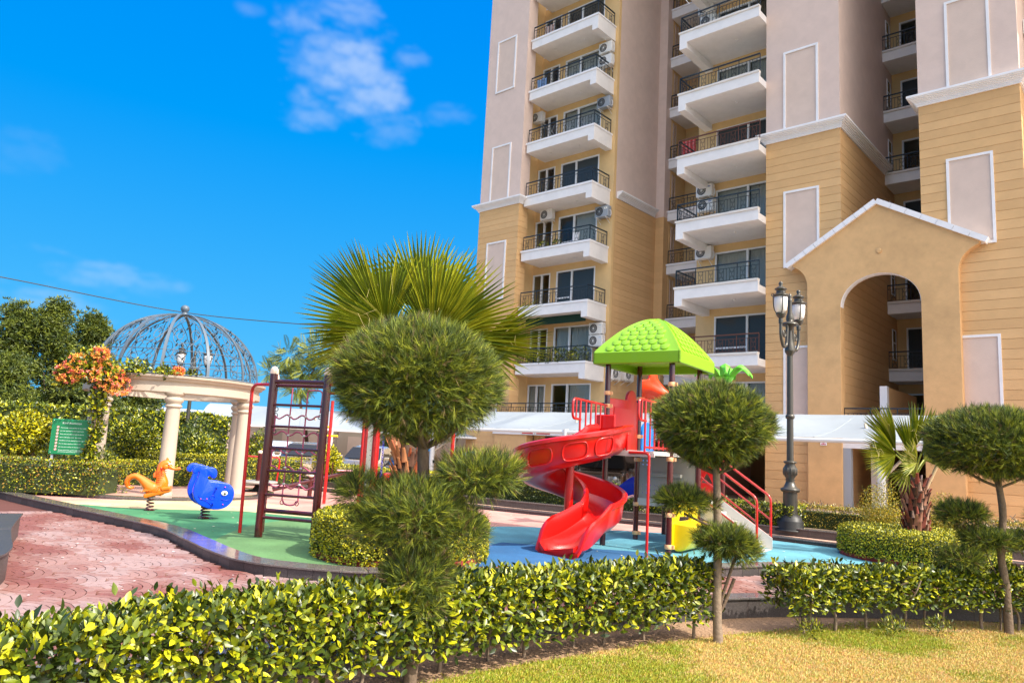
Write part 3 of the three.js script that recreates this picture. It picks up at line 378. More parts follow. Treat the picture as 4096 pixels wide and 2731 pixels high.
{
  const t = local(thing('play_tower', 'playground tower with lime scaled roof, red spiral slide and white stairs', 'playground'), -6.97, -11.72, .14);
  const PX = .6, PZ = .69, posts = [[-PX, PZ, 3.4], [PX, PZ, 3.4], [-PX, -PZ, 3.4], [PX, -PZ, 3.4], [-PX, -2.1, 2.7], [PX, -2.1, 3.05]];
  for (const [x, z, h] of posts) mb().bar([x, RUB, z], [x, h, z], .05, 18).build('post', M.maroon, t);
  for (const [i, ys] of [[0, [2.73, 2.5, 1.62]], [1, [.2, .71, 2.88, 1.62]], [2, [.22, .75, 1.58, 2.02, 2.74]], [3, [.22, .8, 1.6]], [4, [.8]], [5, [.8]]]) for (const y of ys) { const [x, z] = posts[i]; mb().lathe([[.05, -.035], [.062, -.035], [.064, 0], [.062, .035], [.05, .035]], x, y, z, 18).box(x + .05, x + .1, y - .03, y + .03, z - .015, z + .015).build('clamp', M.clampC, t); }
  { // lime roof: bulging four-sided cap with a skirt and raised scales
    const ax = .80, az = .88, y0 = 3.24, ys = 3.43, yt = 4.16, pos = [], idx = [], n = 14, m = 14;
    const f = s => [1 - s * .985, 1 - Math.pow(1 - s, 1.65)];
    const P = (side, e, s) => { const [w, h] = f(s), q = .018 * (1 - s) * (Math.abs(e) > .93 ? 1 : 0), y = ys + (yt - ys) * h + q - .025 * (1 - e * e) * (1 - s) * s * 4 * .4; const X = ax * w, Z = az * w; return side === 0 ? V(e * X, y, Z) : side === 1 ? V(X, y, -e * Z) : side === 2 ? V(-e * X, y, -Z) : V(-X, y, e * Z); };
    for (let side = 0; side < 4; side++) { const o = pos.length / 3; for (let i = 0; i <= n; i++) for (let k = 0; k <= m; k++) { const p = P(side, lerp(-1, 1, k / m), i / n); pos.push(p.x, p.y, p.z); } for (let i = 0; i < n; i++) for (let k = 0; k < m; k++) { const a = o + i * (m + 1) + k; idx.push(a, a + 1, a + m + 1, a + 1, a + m + 2, a + m + 1); } }
    const g = new THREE.BufferGeometry(); g.setAttribute('position', new THREE.Float32BufferAttribute(pos, 3)); g.setIndex(idx);
    const b = mb().add(smooth(g, .55)); const lip = .03;
    b.rbox(0, (y0 + ys) / 2, az - .015, ax * 2 + .03, ys - y0 + .03, .06, .025).rbox(0, (y0 + ys) / 2, -az + .015, ax * 2 + .03, ys - y0 + .03, .06, .025).rbox(ax - .015, (y0 + ys) / 2, 0, .06, ys - y0 + .03, az * 2 + .03, .025).rbox(-ax + .015, (y0 + ys) / 2, 0, .06, ys - y0 + .03, az * 2 + .03, .025);
    const roof = b.build('roof', M.lime, t);
    mb().box(-ax + .04, ax - .04, ys - .06, ys - .04, -az + .04, az - .04).build('roof_underside', M.lime, roof);
    const sc = (() => { const s = new THREE.Shape(); s.moveTo(-.066, .045); s.lineTo(-.066, 0); s.absarc(0, 0, .066, PI, 2 * PI); s.lineTo(.066, .045); const e = new THREE.ExtrudeGeometry(s, { depth: .018, bevelEnabled: true, bevelSize: .006, bevelThickness: .006, bevelSegments: 2, curveSegments: 8 }); return clean(smooth(e, .7)); })();
    for (let side = 0; side < 4; side++) for (let j = 0; j < 8; j++) { const s = .07 + j * .098, hw = (side % 2 ? az : ax) * f(s)[0], cnt = Math.floor((2 * hw - .16) / .172) + (j % 2 ? 0 : 0); for (let i = 0; i < cnt; i++) { const e = (i - (cnt - 1) / 2) * .172 / hw; if (Math.abs(e) > .88) continue;
      const p = P(side, e, s), du = P(side, e + .02, s).sub(P(side, e - .02, s)).normalize(), dv = P(side, e, s + .02).sub(P(side, e, s - .02)).normalize(), nn = du.clone().cross(dv).normalize();
      const o = meshOf('roof_scale', sc, M.lime, roof); o.applyMatrix4(new THREE.Matrix4().makeBasis(du, nn.clone().cross(du), nn).setPosition(p.addScaledVector(nn, -.008))); } }
  }
  // decks
  mb().rbox(0, 1.70, .36, 1.22, .07, 2.1, .01).box(-.62, .62, 1.64, 1.70, 1.40, 1.42).build('deck', M.greyP, t);
  mb().rbox(0, .83, -1.4, 1.24, .08, 1.46, .01).box(-.64, .64, .74, .87, -.70, -.66).build('deck', M.greyP, t);
  // red spiral slide
  {
    const cx = -.77, cz = 1.65, r = .6, path = [], up = V(0, 1, 0), H = .40, W = .31, T = .05;
    const prof = (h, w) => [[-w - .05, h - .05], [-w - .05, h], [-w - .015, h + .022], [-w + .03, h], [-w + .045, h - .1], [-w * .90, .14], [-w * .6, .03], [0, 0], [w * .6, .03], [w * .90, .14], [w - .045, h - .1], [w - .03, h], [w + .015, h + .022], [w + .05, h], [w + .05, h - .05], [w + .005, h - .06], [w * .9, .06], [w * .55, -T], [0, -T - .01], [-w * .55, -T], [-w * .9, .06], [-w - .005, h - .06]].reverse();
    for (let i = 0; i < 4; i++) path.push({ p: V(cx + r, 1.73 - i * .01, cz - .38 + i * .1), n: V(1, 0, 0), u: up, prof: prof(H, W) });
    const A = 376 / 180 * PI, n = 64; for (let i = 0; i <= n; i++) { const a = A * i / n, y = 1.68 - 1.22 * (i / n); path.push({ p: V(cx + r * Math.cos(a), y, cz + r * Math.sin(a)), n: V(Math.cos(a), 0, Math.sin(a)), u: up, prof: prof(H + .03 * Math.sin(PI * i / n), W) }); }
    const tx = -Math.sin(A), tz = Math.cos(A), e = path[path.length - 1];
    for (let i = 1; i <= 12; i++) { const s = i / 12, d = .78 * s, k = Math.max(0, (s - .6) / .4); path.push({ p: V(e.p.x + tx * d, .46 - .31 * Math.sin(s * PI / 2), e.p.z + tz * d), n: e.n, u: up, prof: prof(H * (1 + .1 * s) * Math.sqrt(Math.max(.06, 1 - k * k)), (W + .20 * s) * (1 - .16 * k * k)) }); }
    const q = path[path.length - 1]; path.push({ p: V(q.p.x + tx * .05, .12, q.p.z + tz * .05), n: e.n, u: up, prof: prof(.06, (W + .2) * .80) });
    const g = sweep(path, null); const sl = mb().add(smooth(g, .75)).build('spiral_slide', M.red, t);
    const at = (a, h, off) => V(cx + (r + W + off) * Math.cos(a), 1.68 - 1.22 * a / A + h, cz + (r + W + off) * Math.sin(a));
    for (const [a0, a1] of [[.25, .62], [.78, 1.2], [1.4, 1.9], [2.1, 2.55], [2.75, 3.2], [4.3, 4.75], [5.0, 5.4]]) { const P = []; for (const [u, v] of [[0, .05], [.12, .0], [.5, -.01], [.88, .0], [1, .05], [1, .13], [.88, .18], [.5, .19], [.12, .18], [0, .13]]) P.push(at(lerp(a0, a1, u), v * 1.35 + .05, -.018 + v * .12)); mb().tube(P, .013, 40, 6, true).build('raised_panel', M.red, sl); }
    for (let i = 0; i < 7; i++) { const s = (i - 3) * .062; mb().ball([q.p.x + tx * .01 + e.n.x * s, .155, q.p.z + tz * .01 + e.n.z * s], .024, 8, 1, .8, 1.4).build('foot_stud', M.red, sl); }
    mb().bar([cx, .42, cz], [cx, 1.75, cz], .075, 18, .07).build('slide_column', M.red, t);
    mb().rbox(-.5, 2.06, .92, .36, .54, .05, .02).build('entry_panel', M.red, t);
    mb().rbox(.13, 1.86, 1.36, .05, .3, .1, .02).rbox(-.49, 1.86, 1.36, .05, .3, .1, .02).build('slide_bracket', M.red, t);
  }
  for (const s of [-1, 1]) { // guard rails beside the slide entry
    const x = s * .58, b = mb(); b.bend([[x, 2.5, .62], [x, 2.53, 1.98], [x, 2.2, 1.98], [x, 2.2, 1.72], [x, 2.2, 1.7]], .021, 8, .1); for (const z of [.8, .98, 1.16, 1.34, 1.52]) b.bar([x, 1.76, z], [x, 2.52, z], .016); b.bar([x, 1.72, 1.72], [x, 2.52, 1.72], .019); b.bar([x, 2.2, 1.86], [x, 2.52, 1.86], .014); b.bar([x, 1.79, .72], [x, 1.79, 1.72], .018); b.build('guard_rail', M.redPipe, t);
  }
  { const s = new THREE.Shape(); s.moveTo(-.62, 0); s.lineTo(-.62, .88); s.lineTo(.14, .9); s.absarc(.34, .9, .2, PI, 0, true); s.lineTo(.62, .88); s.lineTo(.62, 0); const e = new THREE.ExtrudeGeometry(s, { depth: .035, bevelEnabled: true, bevelSize: .012, bevelThickness: .012, bevelSegments: 2 }); e.rotateY(PI / 2); e.translate(-.63, 1.76, 0); mb().add(smooth(e, .5)).box(-.59, -.57, 1.85, 2.5, -.4, .45).build('side_panel', M.red, t); }
  { const s = new THREE.Shape(); s.moveTo(-.3, 0); s.lineTo(-.3, .55); s.absarc(0, .55, .3, PI, 0, true); s.lineTo(.3, 0); const e = new THREE.ExtrudeGeometry(s, { depth: .04, bevelEnabled: true, bevelSize: .012, bevelThickness: .012, bevelSegments: 2 }); e.rotateY(PI / 2); const p = mb().add(smooth(e, .5), new THREE.Matrix4().makeTranslation(-.64, 1.45, -1.15)); p.rbox(-.62, 1.5, -1.15, .1, .12, .74, .04); p.build('side_panel', M.skyblue, t); mb().add(smooth(e, .5), new THREE.Matrix4().makeTranslation(.6, 2.25, -1.6)).build('side_panel', M.skyblue, t); }
  { // perforated step panel under the upper deck
    const s = new THREE.Shape(); s.moveTo(-.56, 0); s.lineTo(.56, 0); s.lineTo(.56, .78); s.lineTo(-.56, .78); for (let i = 0; i < 13; i++) for (const j of [0, 1, 2, 7, 8]) if (j < 3 || i < 2 || i > 10) { const h = new THREE.Path(); h.absarc(-.48 + i * .08, .1 + j * .075, .011, 0, 2 * PI); s.holes.push(h); }
    const e = new THREE.ExtrudeGeometry(s, { depth: .02, bevelEnabled: false, curveSegments: 4 }); e.translate(0, .87, -.70); mb().add(e).rbox(.0, 1.32, -.64, .62, .07, .1, .015).build('perforated_panel', M.greyD, t);
  }
  { // yellow bench panel between the two right posts
    const s = new THREE.Shape(); s.moveTo(-.58, 0); s.lineTo(-.6, .52); s.quadraticCurveTo(-.56, .68, -.4, .70); s.lineTo(.45, .74); s.quadraticCurveTo(.6, .74, .6, .62); s.lineTo(.58, 0); const h = new THREE.Path(); h.moveTo(-.34, .36); h.lineTo(.32, .40); h.lineTo(.36, .50); h.lineTo(-.3, .52); s.holes.push(h);
    const e = new THREE.ExtrudeGeometry(s, { depth: .05, bevelEnabled: true, bevelSize: .014, bevelThickness: .014, bevelSegments: 2 }); e.rotateY(PI / 2); e.translate(.57, .16, 0); const b = mb().add(smooth(e, .5));
    const w = new THREE.Shape(); w.moveTo(0, .42); w.lineTo(.36, .40); w.quadraticCurveTo(.42, .38, .41, .30); w.lineTo(.22, .08); w.quadraticCurveTo(.18, .02, .08, .02); w.lineTo(0, .06); const f = new THREE.ExtrudeGeometry(w, { depth: 1.0, bevelEnabled: true, bevelSize: .03, bevelThickness: .03, bevelSegments: 3 }); f.translate(.6, .13, -.5); b.add(smooth(f, .6)); b.build('bench', M.yellow, t);
  }
  mb().bend([[.2, 1.70, 1.44], [.5, 1.70, 1.48], [.56, 1.68, 1.49], [.56, RUB, 1.49]], .022, 10, .1).build('support_pole', M.redPipe, t);
  { // stairs
    const z0 = -1.62, z1 = -.79, n = 5, x0 = .62, x1 = 1.66, b = mb(), dy = (.85 - RUB) / n, dx = (x1 - x0) / n;
    for (let i = 0; i < n; i++) { const y = .85 - i * dy, x = x0 + i * dx; mb().rbox(x + dx / 2, y - dy - .015, (z0 + z1) / 2, dx + .02, .03, z1 - z0, .006).box(x - .008, x + .008, y - dy, y, z0, z1).build('step', M.greyP, t); }
    for (const z of [z0, z1]) { const s = new THREE.Shape(); s.moveTo(x0, .9); s.lineTo(x0, .62); s.lineTo(x1 - .12, RUB + .02); s.lineTo(x1 + .02, RUB); s.lineTo(x1 + .02, RUB + .2); s.lineTo(x0 + .1, .92); const e = new THREE.ExtrudeGeometry(s, { depth: .02, bevelEnabled: false }); e.translate(0, 0, z - .01); mb().add(e).build('stringer', M.greyP, t);
      const q = mb().bend([[x1 - .02, RUB, z + (z > -1 ? .05 : -.05)], [x1 - .02, 1.03, z + (z > -1 ? .05 : -.05)], [x0 - .02, 1.74, z + (z > -1 ? .05 : -.05)], [x0 - .02, 1.2, z + (z > -1 ? .05 : -.05)]], .022, 10, .1), zz = z + (z > -1 ? .05 : -.05); q.bar([x1 - .02, .62, zz], [x0 - .02, 1.35, zz], .018).bar([x1 - .02, .3, zz], [x0 - .02, 1.0, zz], .016); q.build('hand_rail', M.redPipe, t); }
    const s = new THREE.Shape(); s.moveTo(0, 0); s.lineTo(.5, 0); s.lineTo(.5, .62); s.lineTo(0, .62); const h = new THREE.Path(); h.moveTo(.12, .3); h.lineTo(.38, .3); h.lineTo(.25, .52); s.holes.push(h); const e = new THREE.ExtrudeGeometry(s, { depth: .03, bevelEnabled: true, bevelSize: .01, bevelThickness: .01, bevelSegments: 2 }); mb().add(smooth(e, .5), new THREE.Matrix4().makeTranslation(.05, .88, -2.08)).build('side_panel', M.red, t);
  }
  { // straight blue slide on the far side
    const up = V(0, 1, 0), path = []; const prof = (h, w) => [[-w - .03, h - .03], [-w - .03, h], [-w + .02, h], [-w * .8, .04], [0, 0], [w * .8, .04], [w - .02, h], [w + .03, h], [w + .03, h - .03], [w * .9, 0], [0, -.03], [-w * .9, 0]]; 
    for (let i = 0; i <= 22; i++) { const s = i / 22, x = -.6 - 1.95 * s, y = .92 - .72 * sstep(.02, .98, s) + (i < 4 ? .0 : 0); path.push({ p: V(x, y, -1.35), n: V(0, 0, 1), u: up, prof: prof(.26 - .1 * s + .1 * Math.exp(-Math.pow((s - .12) / .12, 2)), .27) }); }
    mb().add(smooth(sweep(path, null), .7)).build('blue_slide', M.blueS, t);
  }
  { // green palm-leaf top on the last post
    const b = mb(); b.lathe([[0, 2.95], [.07, 2.95], [.085, 3.05], [.14, 3.2], [.2, 3.3], [.17, 3.31], [0, 3.22]], .6, 0, -2.1, 16);
    for (let i = 0; i < 7; i++) { const a = i / 7 * 2 * PI + .3, path = []; for (let k = 0; k <= 10; k++) { const s = k / 10, rad = .12 + .46 * s, y = 3.27 + .30 * Math.sin(s * 2.5) - .10 * s, w = .1 * Math.pow(Math.sin(PI * clamp(.15 + .85 * s, 0, .97)), .6); path.push({ p: V(.6 + rad * Math.cos(a), y, -2.1 + rad * Math.sin(a)), n: V(-Math.sin(a), 0, Math.cos(a)), u: V(0, 1, 0), prof: [[-w, -.02], [0, .03], [w, -.02], [w, -.045], [0, .0], [-w, -.045]] }); } b.add(smooth(sweep(path, null), .8)); }
    b.build('palm_leaf_top', M.leafG, t);
  }
  { // orange flower trumpet
    const g = new THREE.LatheGeometry([[.03, 0], [.06, .05], [.1, .2], [.17, .36], [.30, .50], [.36, .52], [.35, .55], [.27, .53], [.14, .38], [.06, .2]].map(p => new THREE.Vector2(...p)), 40), p = g.attributes.position; for (let i = 0; i < p.count; i++) { const x = p.getX(i), y = p.getY(i), z = p.getZ(i), a = Math.atan2(z, x), r = Math.hypot(x, z), k = 1 + .28 * sstep(.25, .55, y) * Math.cos(6 * a); p.setXYZ(i, x * k, y - .09 * sstep(.15, .36, r) * (1 - Math.cos(6 * a)) * .5, z * k); } g.computeVertexNormals();
    const q = new THREE.Matrix4().makeRotationFromEuler(new THREE.Euler(.55, 0, 1.05)); q.scale(V(1.35, 1.35, 1.35)); q.setPosition(-.42, 2.84, -2.05); mb().add(g, q).build('flower_top', M.orangeR, t); mb().bar([-.6, 2.65, -2.1], [-.42, 2.88, -2.06], .05, 12).ball([-.42, 2.88, -2.06], .07, 12).build('flower_stem', M.leafG, t);
  }
}
// ---------- climbing frame with rope net ----------
{
  const t = thing('climbing_frame', 'maroon climbing ladder frame with pink rope net and cream post caps', 'climbing frame', [-10.2, 0, -6.5]);
  const A = V(-10.7, 0, -6.27), B = V(-9.81, 0, -6.68), O = V(-.50, 0, -.33), C = A.clone().add(O), D = B.clone().add(O), hs = { A: 2.69, B: 2.69, C: 2.6, D: 2.6 };
  const lean = V(0.02, 0, 0.02); // posts stand slightly splayed
  for (const [p, h, r] of [[A, 2.66, .062], [B, 2.66, .062], [C, 2.62, .05], [D, 2.62, .05]]) { mb().bar([p.x, RUB, p.z], [p.x, h, p.z], r, 18).build('post', M.maroon, t); mb().lathe([[r + .004, 0], [r + .008, .03], [r * .95, .075], [r * .6, .11], [0, .125]], p.x, h - .02, p.z, 16).build('post_cap', M.knob, t); }
  const between = (P, Q, y, r, m, name) => mb().bar([P.x, y, P.z], [Q.x, y, Q.z], r, 10).build(name, m, t);
  for (const y of [2.15, 1.81, 1.47, 1.12, .75]) between(A, B, y, .021, M.maroon, 'rung'); between(A, B, 2.52, .036, M.maroon, 'top_bar'); between(A, B, .40, .024, M.maroon, 'rung');
  between(C, D, 2.50, .036, M.maroon, 'top_bar'); between(C, D, .45, .036, M.maroon, 'rung'); between(A, C, 2.45, .03, M.maroon, 'side_bar'); between(B, D, 2.45, .03, M.maroon, 'side_bar'); between(A, C, .4, .02, M.maroon, 'side_bar'); between(B, D, .4, .02, M.maroon, 'side_bar');
  { // net in the rear face
    const N = (u, y, s = 0) => { const p = C.clone().lerp(D, u); return V(p.x + .02, y + s, p.z + .02); }, net = mb();
    const rows = [2.02, 1.75, 1.46, 1.18, .9, .62].map(y => y - .02), cols = [.08, .36, .66, .93];
    rows.forEach((y, i) => { const P = []; for (let k = 0; k <= 12; k++) { const u = lerp(cols[0], cols[3], k / 12); P.push(N(u, y + .035 * Math.cos(u * 21 + i * 1.3) - .02)); } if (i < 5) net.tube(P, .0135, 40, 6); });
    net.tube([N(.36, 2.46), N(.355, 1.8), N(.36, 1.2), N(.355, .66)], .0135, 20, 6).tube([N(.66, 2.4), N(.66, 1.8), N(.655, 1.2), N(.66, .64)], .0135, 20, 6);
    net.tube([N(.66, 2.42), N(.80, 2.43), N(.93, 2.40), N(.935, 2.2), N(.93, 2.06)], .0135, 16, 6).tube([N(.355, .66), N(.4, .585), N(.5, .565), N(.6, .585), N(.66, .64)], .0135, 14, 6);
    for (let i = 0; i < 4; i++) net.tube([N(i % 2 ? cols[3] : cols[0], rows[i]), N(i % 2 ? .935 : .075, (rows[i] + rows[i + 1]) / 2), N(i % 2 ? cols[3] : cols[0], rows[i + 1])], .0125, 8, 6);
    net.build('rope_net', M.rope, t);
    for (let i = 0; i < 5; i++) for (const u of [.36, .66]) mb().ball([N(u, 0).x, rows[i] - .02 + .035 * Math.cos(u * 21 + i * 1.3), N(u, 0).z], .026, 8, 1.3, .8, 1).build('net_joint', M.greyP, t);
    for (const [u, y] of [[.08, rows[0]], [.93, rows[0]], [.08, rows[1]], [.93, rows[1]], [.08, rows[2]], [.93, rows[3]], [.08, 2.1], [.36, .6], [.64, .6]]) { const p = N(u, y); mb().torus([p.x, p.y, p.z], .034, .007, [.42, 0, .9], 6, 14).build('ring', M.black, t); }
  }
  mb().bend([[A.x, 2.47, A.z], [-11.12, 2.47, -6.2], [-11.25, 2.40, -6.22], [-11.25, RUB, -6.26]], .027, 12, .16).build('slide_pole', M.redPipe, t);
  mb().bend([[B.x, 2.5, B.z], [-9.25, 2.5, -6.95], [-9.15, 2.45, -7.0], [-9.15, RUB, -7.0]], .027, 12, .16).bend([[D.x, 2.4, D.z], [-9.75, 2.4, -7.5], [-9.65, 2.35, -7.55], [-9.65, RUB, -7.55]], .027, 12, .16).build('slide_pole', M.redPipe, t);
}
// ---------- spring riders ----------
function spring(parent, x, z, y0, y1, r, turns) { const P = []; for (let i = 0; i <= turns * 14; i++) { const s = i / (turns * 14), a = s * turns * 2 * PI; P.push(V(x + r * Math.cos(a), lerp(y0, y1, s), z + r * Math.sin(a))); } mb().tube(P, .018, turns * 22, 8).lathe([[0, 0], [r + .05, 0], [r + .05, .012], [0, .014]], x, RUB, z, 16).build('spring', M.maroon, parent); }
{ // blue whale: two cheek boards with curled tails either side of a seat; it faces right
  const t = local(thing('whale_spring_rider', 'blue whale spring rider with round eye and twin curled tails', 'spring rider'), -13.38, -6.72, 1.3); t.position.y = .026; t.scale.set(.95, .74, 1.2);
  spring(t, 0, 0, RUB + .01, .40, .075, 4);
  const s = new THREE.Shape(); // x to the right (the head), y up
  s.moveTo(-.04, .40); s.bezierCurveTo(.10, .34, .24, .355, .32, .44); s.bezierCurveTo(.45, .58, .45, .84, .32, .94); s.bezierCurveTo(.22, 1.0, .08, .99, -.02, 1.005); s.bezierCurveTo(-.085, 1.02, -.105, 1.07, -.10, 1.13); s.bezierCurveTo(-.09, 1.19, -.055, 1.21, -.03, 1.19); s.bezierCurveTo(-.005, 1.165, .0, 1.12, .03, 1.115); s.bezierCurveTo(.065, 1.12, .07, 1.2, .055, 1.27); s.bezierCurveTo(.035, 1.335, -.02, 1.355, -.075, 1.34); s.bezierCurveTo(-.11, 1.33, -.125, 1.325, -.145, 1.335); s.bezierCurveTo(-.175, 1.42, -.275, 1.425, -.315, 1.365); s.bezierCurveTo(-.36, 1.30, -.36, 1.235, -.325, 1.225); s.bezierCurveTo(-.29, 1.22, -.275, 1.265, -.245, 1.27); s.bezierCurveTo(-.215, 1.265, -.225, 1.2, -.235, 1.14); s.bezierCurveTo(-.25, 1.02, -.30, .92, -.295, .76); s.bezierCurveTo(-.285, .58, -.18, .45, -.04, .40);
  for (const z of [.19, -.26]) { const e = new THREE.ExtrudeGeometry(s, { depth: .035, bevelEnabled: true, bevelSize: .022, bevelThickness: .022, bevelSegments: 3, curveSegments: 10 }); e.translate(0, 0, z); mb().add(smooth(e, .6)).build('body_board', M.blue, t); }
  mb().rbox(-.10, .70, -.02, .30, .07, .42, .02).rbox(.12, .62, -.02, .05, .5, .42, .02).rbox(.04, .44, -.02, .34, .06, .42, .02).build('seat', M.blue, t);
  mb().bar([.10, .88, -.38], [.10, .88, .34], .022, 10).build('handle', M.blue, t); mb().bar([.06, .5, -.38], [.06, .5, .34], .022, 10).build('foot_rest', M.blue, t);
  for (const z of [.253, -.303]) { mb().lathe([[0, .012], [.05, .012], [.06, 0]], 0, 0, 0, 20).g.forEach(g => mb().add(g, new THREE.Matrix4().makeRotationX(z > 0 ? PI / 2 : -PI / 2).setPosition(.25, .74, z)).build('eye', M.white, t)); mb().lathe([[0, .02], [.022, .02], [.026, 0]], 0, 0, 0, 16).g.forEach(g => mb().add(g, new THREE.Matrix4().makeRotationX(z > 0 ? PI / 2 : -PI / 2).setPosition(.255, .735, z)).build('pupil', M.black, t)); for (const [x, y] of [[.25, .89], [-.17, .60], [-.06, .60], [.24, .47]]) mb().ball([x, y, z], .016, 8).build('bolt_cap', M.pink, t); const zz = z > 0 ? z + .002 : z - .002; mb().tube([[.20, .60, zz], [.27, .575, zz], [.34, .58, zz], [.39, .62, zz]], .006, 12, 5).tube([[-.22, .68, zz], [-.16, .60, zz], [-.07, .56, zz], [.0, .49, zz], [.06, .43, zz]], .006, 14, 5).torus([.04, .64, zz], .045, .005, [0, 0, 1], 5, 18).build('moulded_line', M.blue, t); }
}
{ // orange seahorse, facing right
  const t = local(thing('seahorse_spring_rider', 'orange seahorse spring rider with curled tail and ribbed belly', 'spring rider'), -15.04, -6.40, .98); t.position.y = .026; t.scale.set(.78, .74, .78);
  spring(t, .02, 0, RUB + .01, .46, .08, 4);
  const SK = (pts, seg, rad) => { // ribbed tapering tube through [x, y, r, depth]
    const c = new THREE.CatmullRomCurve3(pts.map(p => V(p[0], p[1], 0))), cr = new THREE.CatmullRomCurve3(pts.map(p => V(p[2], p[3] ?? p[2], 0))), path = []; for (let i = 0; i <= seg; i++) { const s = i / seg, p = c.getPoint(s), tg = c.getTangent(s), q = cr.getPoint(s), n = V(-tg.y, tg.x, 0), pr = []; for (let k = 0; k < rad; k++) { const a = -k / rad * 2 * PI; pr.push([q.x * Math.cos(a), q.y * Math.sin(a)]); } path.push({ p, n, u: V(0, 0, 1), prof: pr }); } return smooth(sweep(path, null), .9); };
  const body = mb().add(SK([[.28, .50, .05, .12], [.20, .60, .17, .16], [.02, .66, .19, .17], [-.10, .76, .14, .15], [-.26, .90, .09, .11], [-.40, .965, .075, .09], [-.52, .92, .07, .075], [-.575, .80, .062, .065], [-.54, .69, .05, .055], [-.46, .655, .04, .045], [-.40, .685, .028, .03]], 60, 14)).add(SK([[.17, .62, .16, .15], [.24, .80, .15, .14], [.20, .98, .12, .11], [.17, 1.12, .10, .095], [.20, 1.26, .11, .095], [.29, 1.33, .10, .09], [.36, 1.30, .075, .075]], 36, 14)).add(SK([[.30, 1.29, .09, .08], [.42, 1.22, .052, .05], [.52, 1.19, .034, .036], [.60, 1.205, .04, .04], [.63, 1.215, .03, .035]], 18, 12));
  for (let i = 0; i < 9; i++) { const a = .5 + i * .33, x = .14 + .17 * Math.cos(a + .4), y = 1.2 + .2 * Math.sin(a + .2); body.ball([lerp(.05, .31, sstep(0, 8, i)) - .02 * Math.sin(i), .98 + .075 * i * (1 - .035 * i) * .75, 0], .042, 8, 1, 1, .5); }
  body.ball([.30, 1.43, 0], .05, 8, .7, 1.2, .4); body.build('body', M.orange, t);
  for (const z of [.165, -.165]) { for (let i = 0; i < 8; i++) mb().tube([[.26 - i * .045, .80 - i * .012, z * .62], [.22 - i * .055, .72 - i * .02, z * .95], [.17 - i * .055, .60, z * .98]], .012, 8, 5).build('rib', M.orange, t); for (let i = 0; i < 6; i++) mb().tube([[.13, .86 + i * .05, z * .64], [.2, .855 + i * .05, z * .76], [.29, .87 + i * .05, z * .55]], .010, 8, 5).build('rib', M.orange, t); for (let i = 0; i < 6; i++) { const a = i / 6; mb().torus([lerp(-.50, -.575, Math.sin(a * 3)), lerp(.93, .68, a), 0], .066 - .01 * a, .01, [lerp(.4, -.3, a), 1 - .2 * a, 0], 5, 16).build('rib', M.orange, t); }
    mb().ball([.37, 1.315, z * .45], .026, 10).build('eye', M.white, t); mb().ball([.383, 1.318, z * .56], .013, 8).build('pupil', M.black, t); mb().ball([.29, 1.24, z * .52], .06, 10, 1, 1.1, .4).build('cheek', M.orange, t); }
  mb().rbox(.16, .55, 0, .62, .12, .3, .04, 0, 0, .32).rbox(.36, .68, 0, .22, .1, .36, .035, 0, 0, .2).build('foot_rest', M.orange, t);
  mb().bar([.22, 1.2, -.24], [.22, 1.2, .24], .02, 10).bar([.22, 1.02, .1], [.22, 1.2, .12], .014).ball([.22, 1.2, .24], .03, 8).ball([.22, 1.2, -.24], .03, 8).build('handle', M.redPipe, t);
}
// ---------- other play equipment further back ----------
{
  const t = thing('swing_set', 'red swing frame posts with grey perforated plank behind the topiary tree', 'swing set', [-10.8, 0, -9]);
  for (const [x, z, r, h] of [[-11.15, -8.47, .035, 2.2], [-11.0, -8.66, .062, 2.2], [-10.07, -9.72, .035, 2.2]]) mb().bar([x, RUB, z], [x, h, z], r, 14).build('post', M.redPipe, t);
  mb().bar([-11.15, 2.2, -8.47], [-10.0, 2.2, -9.8], .04, 12).build('top_beam', M.redPipe, t);
  const s = new THREE.Shape(); s.moveTo(-.09, 0); s.lineTo(.09, 0); s.lineTo(.09, 1.95); s.lineTo(-.09, 1.95); for (let i = 0; i < 20; i++) for (const e of [-1, 1]) { const h = new THREE.Path(); h.absarc(e * .035, .1 + i * .09 + (e > 0 ? .03 : 0), .011, 0, 2 * PI); s.holes.push(h); } const e = new THREE.ExtrudeGeometry(s, { depth: .02, bevelEnabled: false, curveSegments: 4 }); mb().add(e, new THREE.Matrix4().makeRotationY(.75).setPosition(-11.09, RUB, -8.57)).build('perforated_plank', M.greyD, t);
  const c = mb(); for (let i = 0; i < 26; i++) c.torus([-10.93, 2.15 - i * .045, -8.77], .02, .007, i % 2 ? [1, 0, 0] : [0, 0, 1], 4, 8); c.build('chain', M.blueS, t); mb().rbox(-10.85, .95, -8.85, .12, .3, .4, .04, .8).build('seat', M.red, t);
}
{
  const t = thing('ring_pole', 'tall thin red pole with a yellow hook ring near the climbing frame', 'playground pole', [-15.54, 0, -10.78]);
  mb().bar([-15.54, RUB, -10.78], [-15.54, 2.6, -10.78], .04, 14).build('pole', M.redPipe, t); mb().tube([[-15.54, 1.95, -10.78], [-15.66, 1.95, -10.66], [-15.72, 1.85, -10.6], [-15.66, 1.75, -10.66], [-15.4, 1.74, -10.92]], .026, 20, 8).build('hook_ring', M.yellow, t);
}
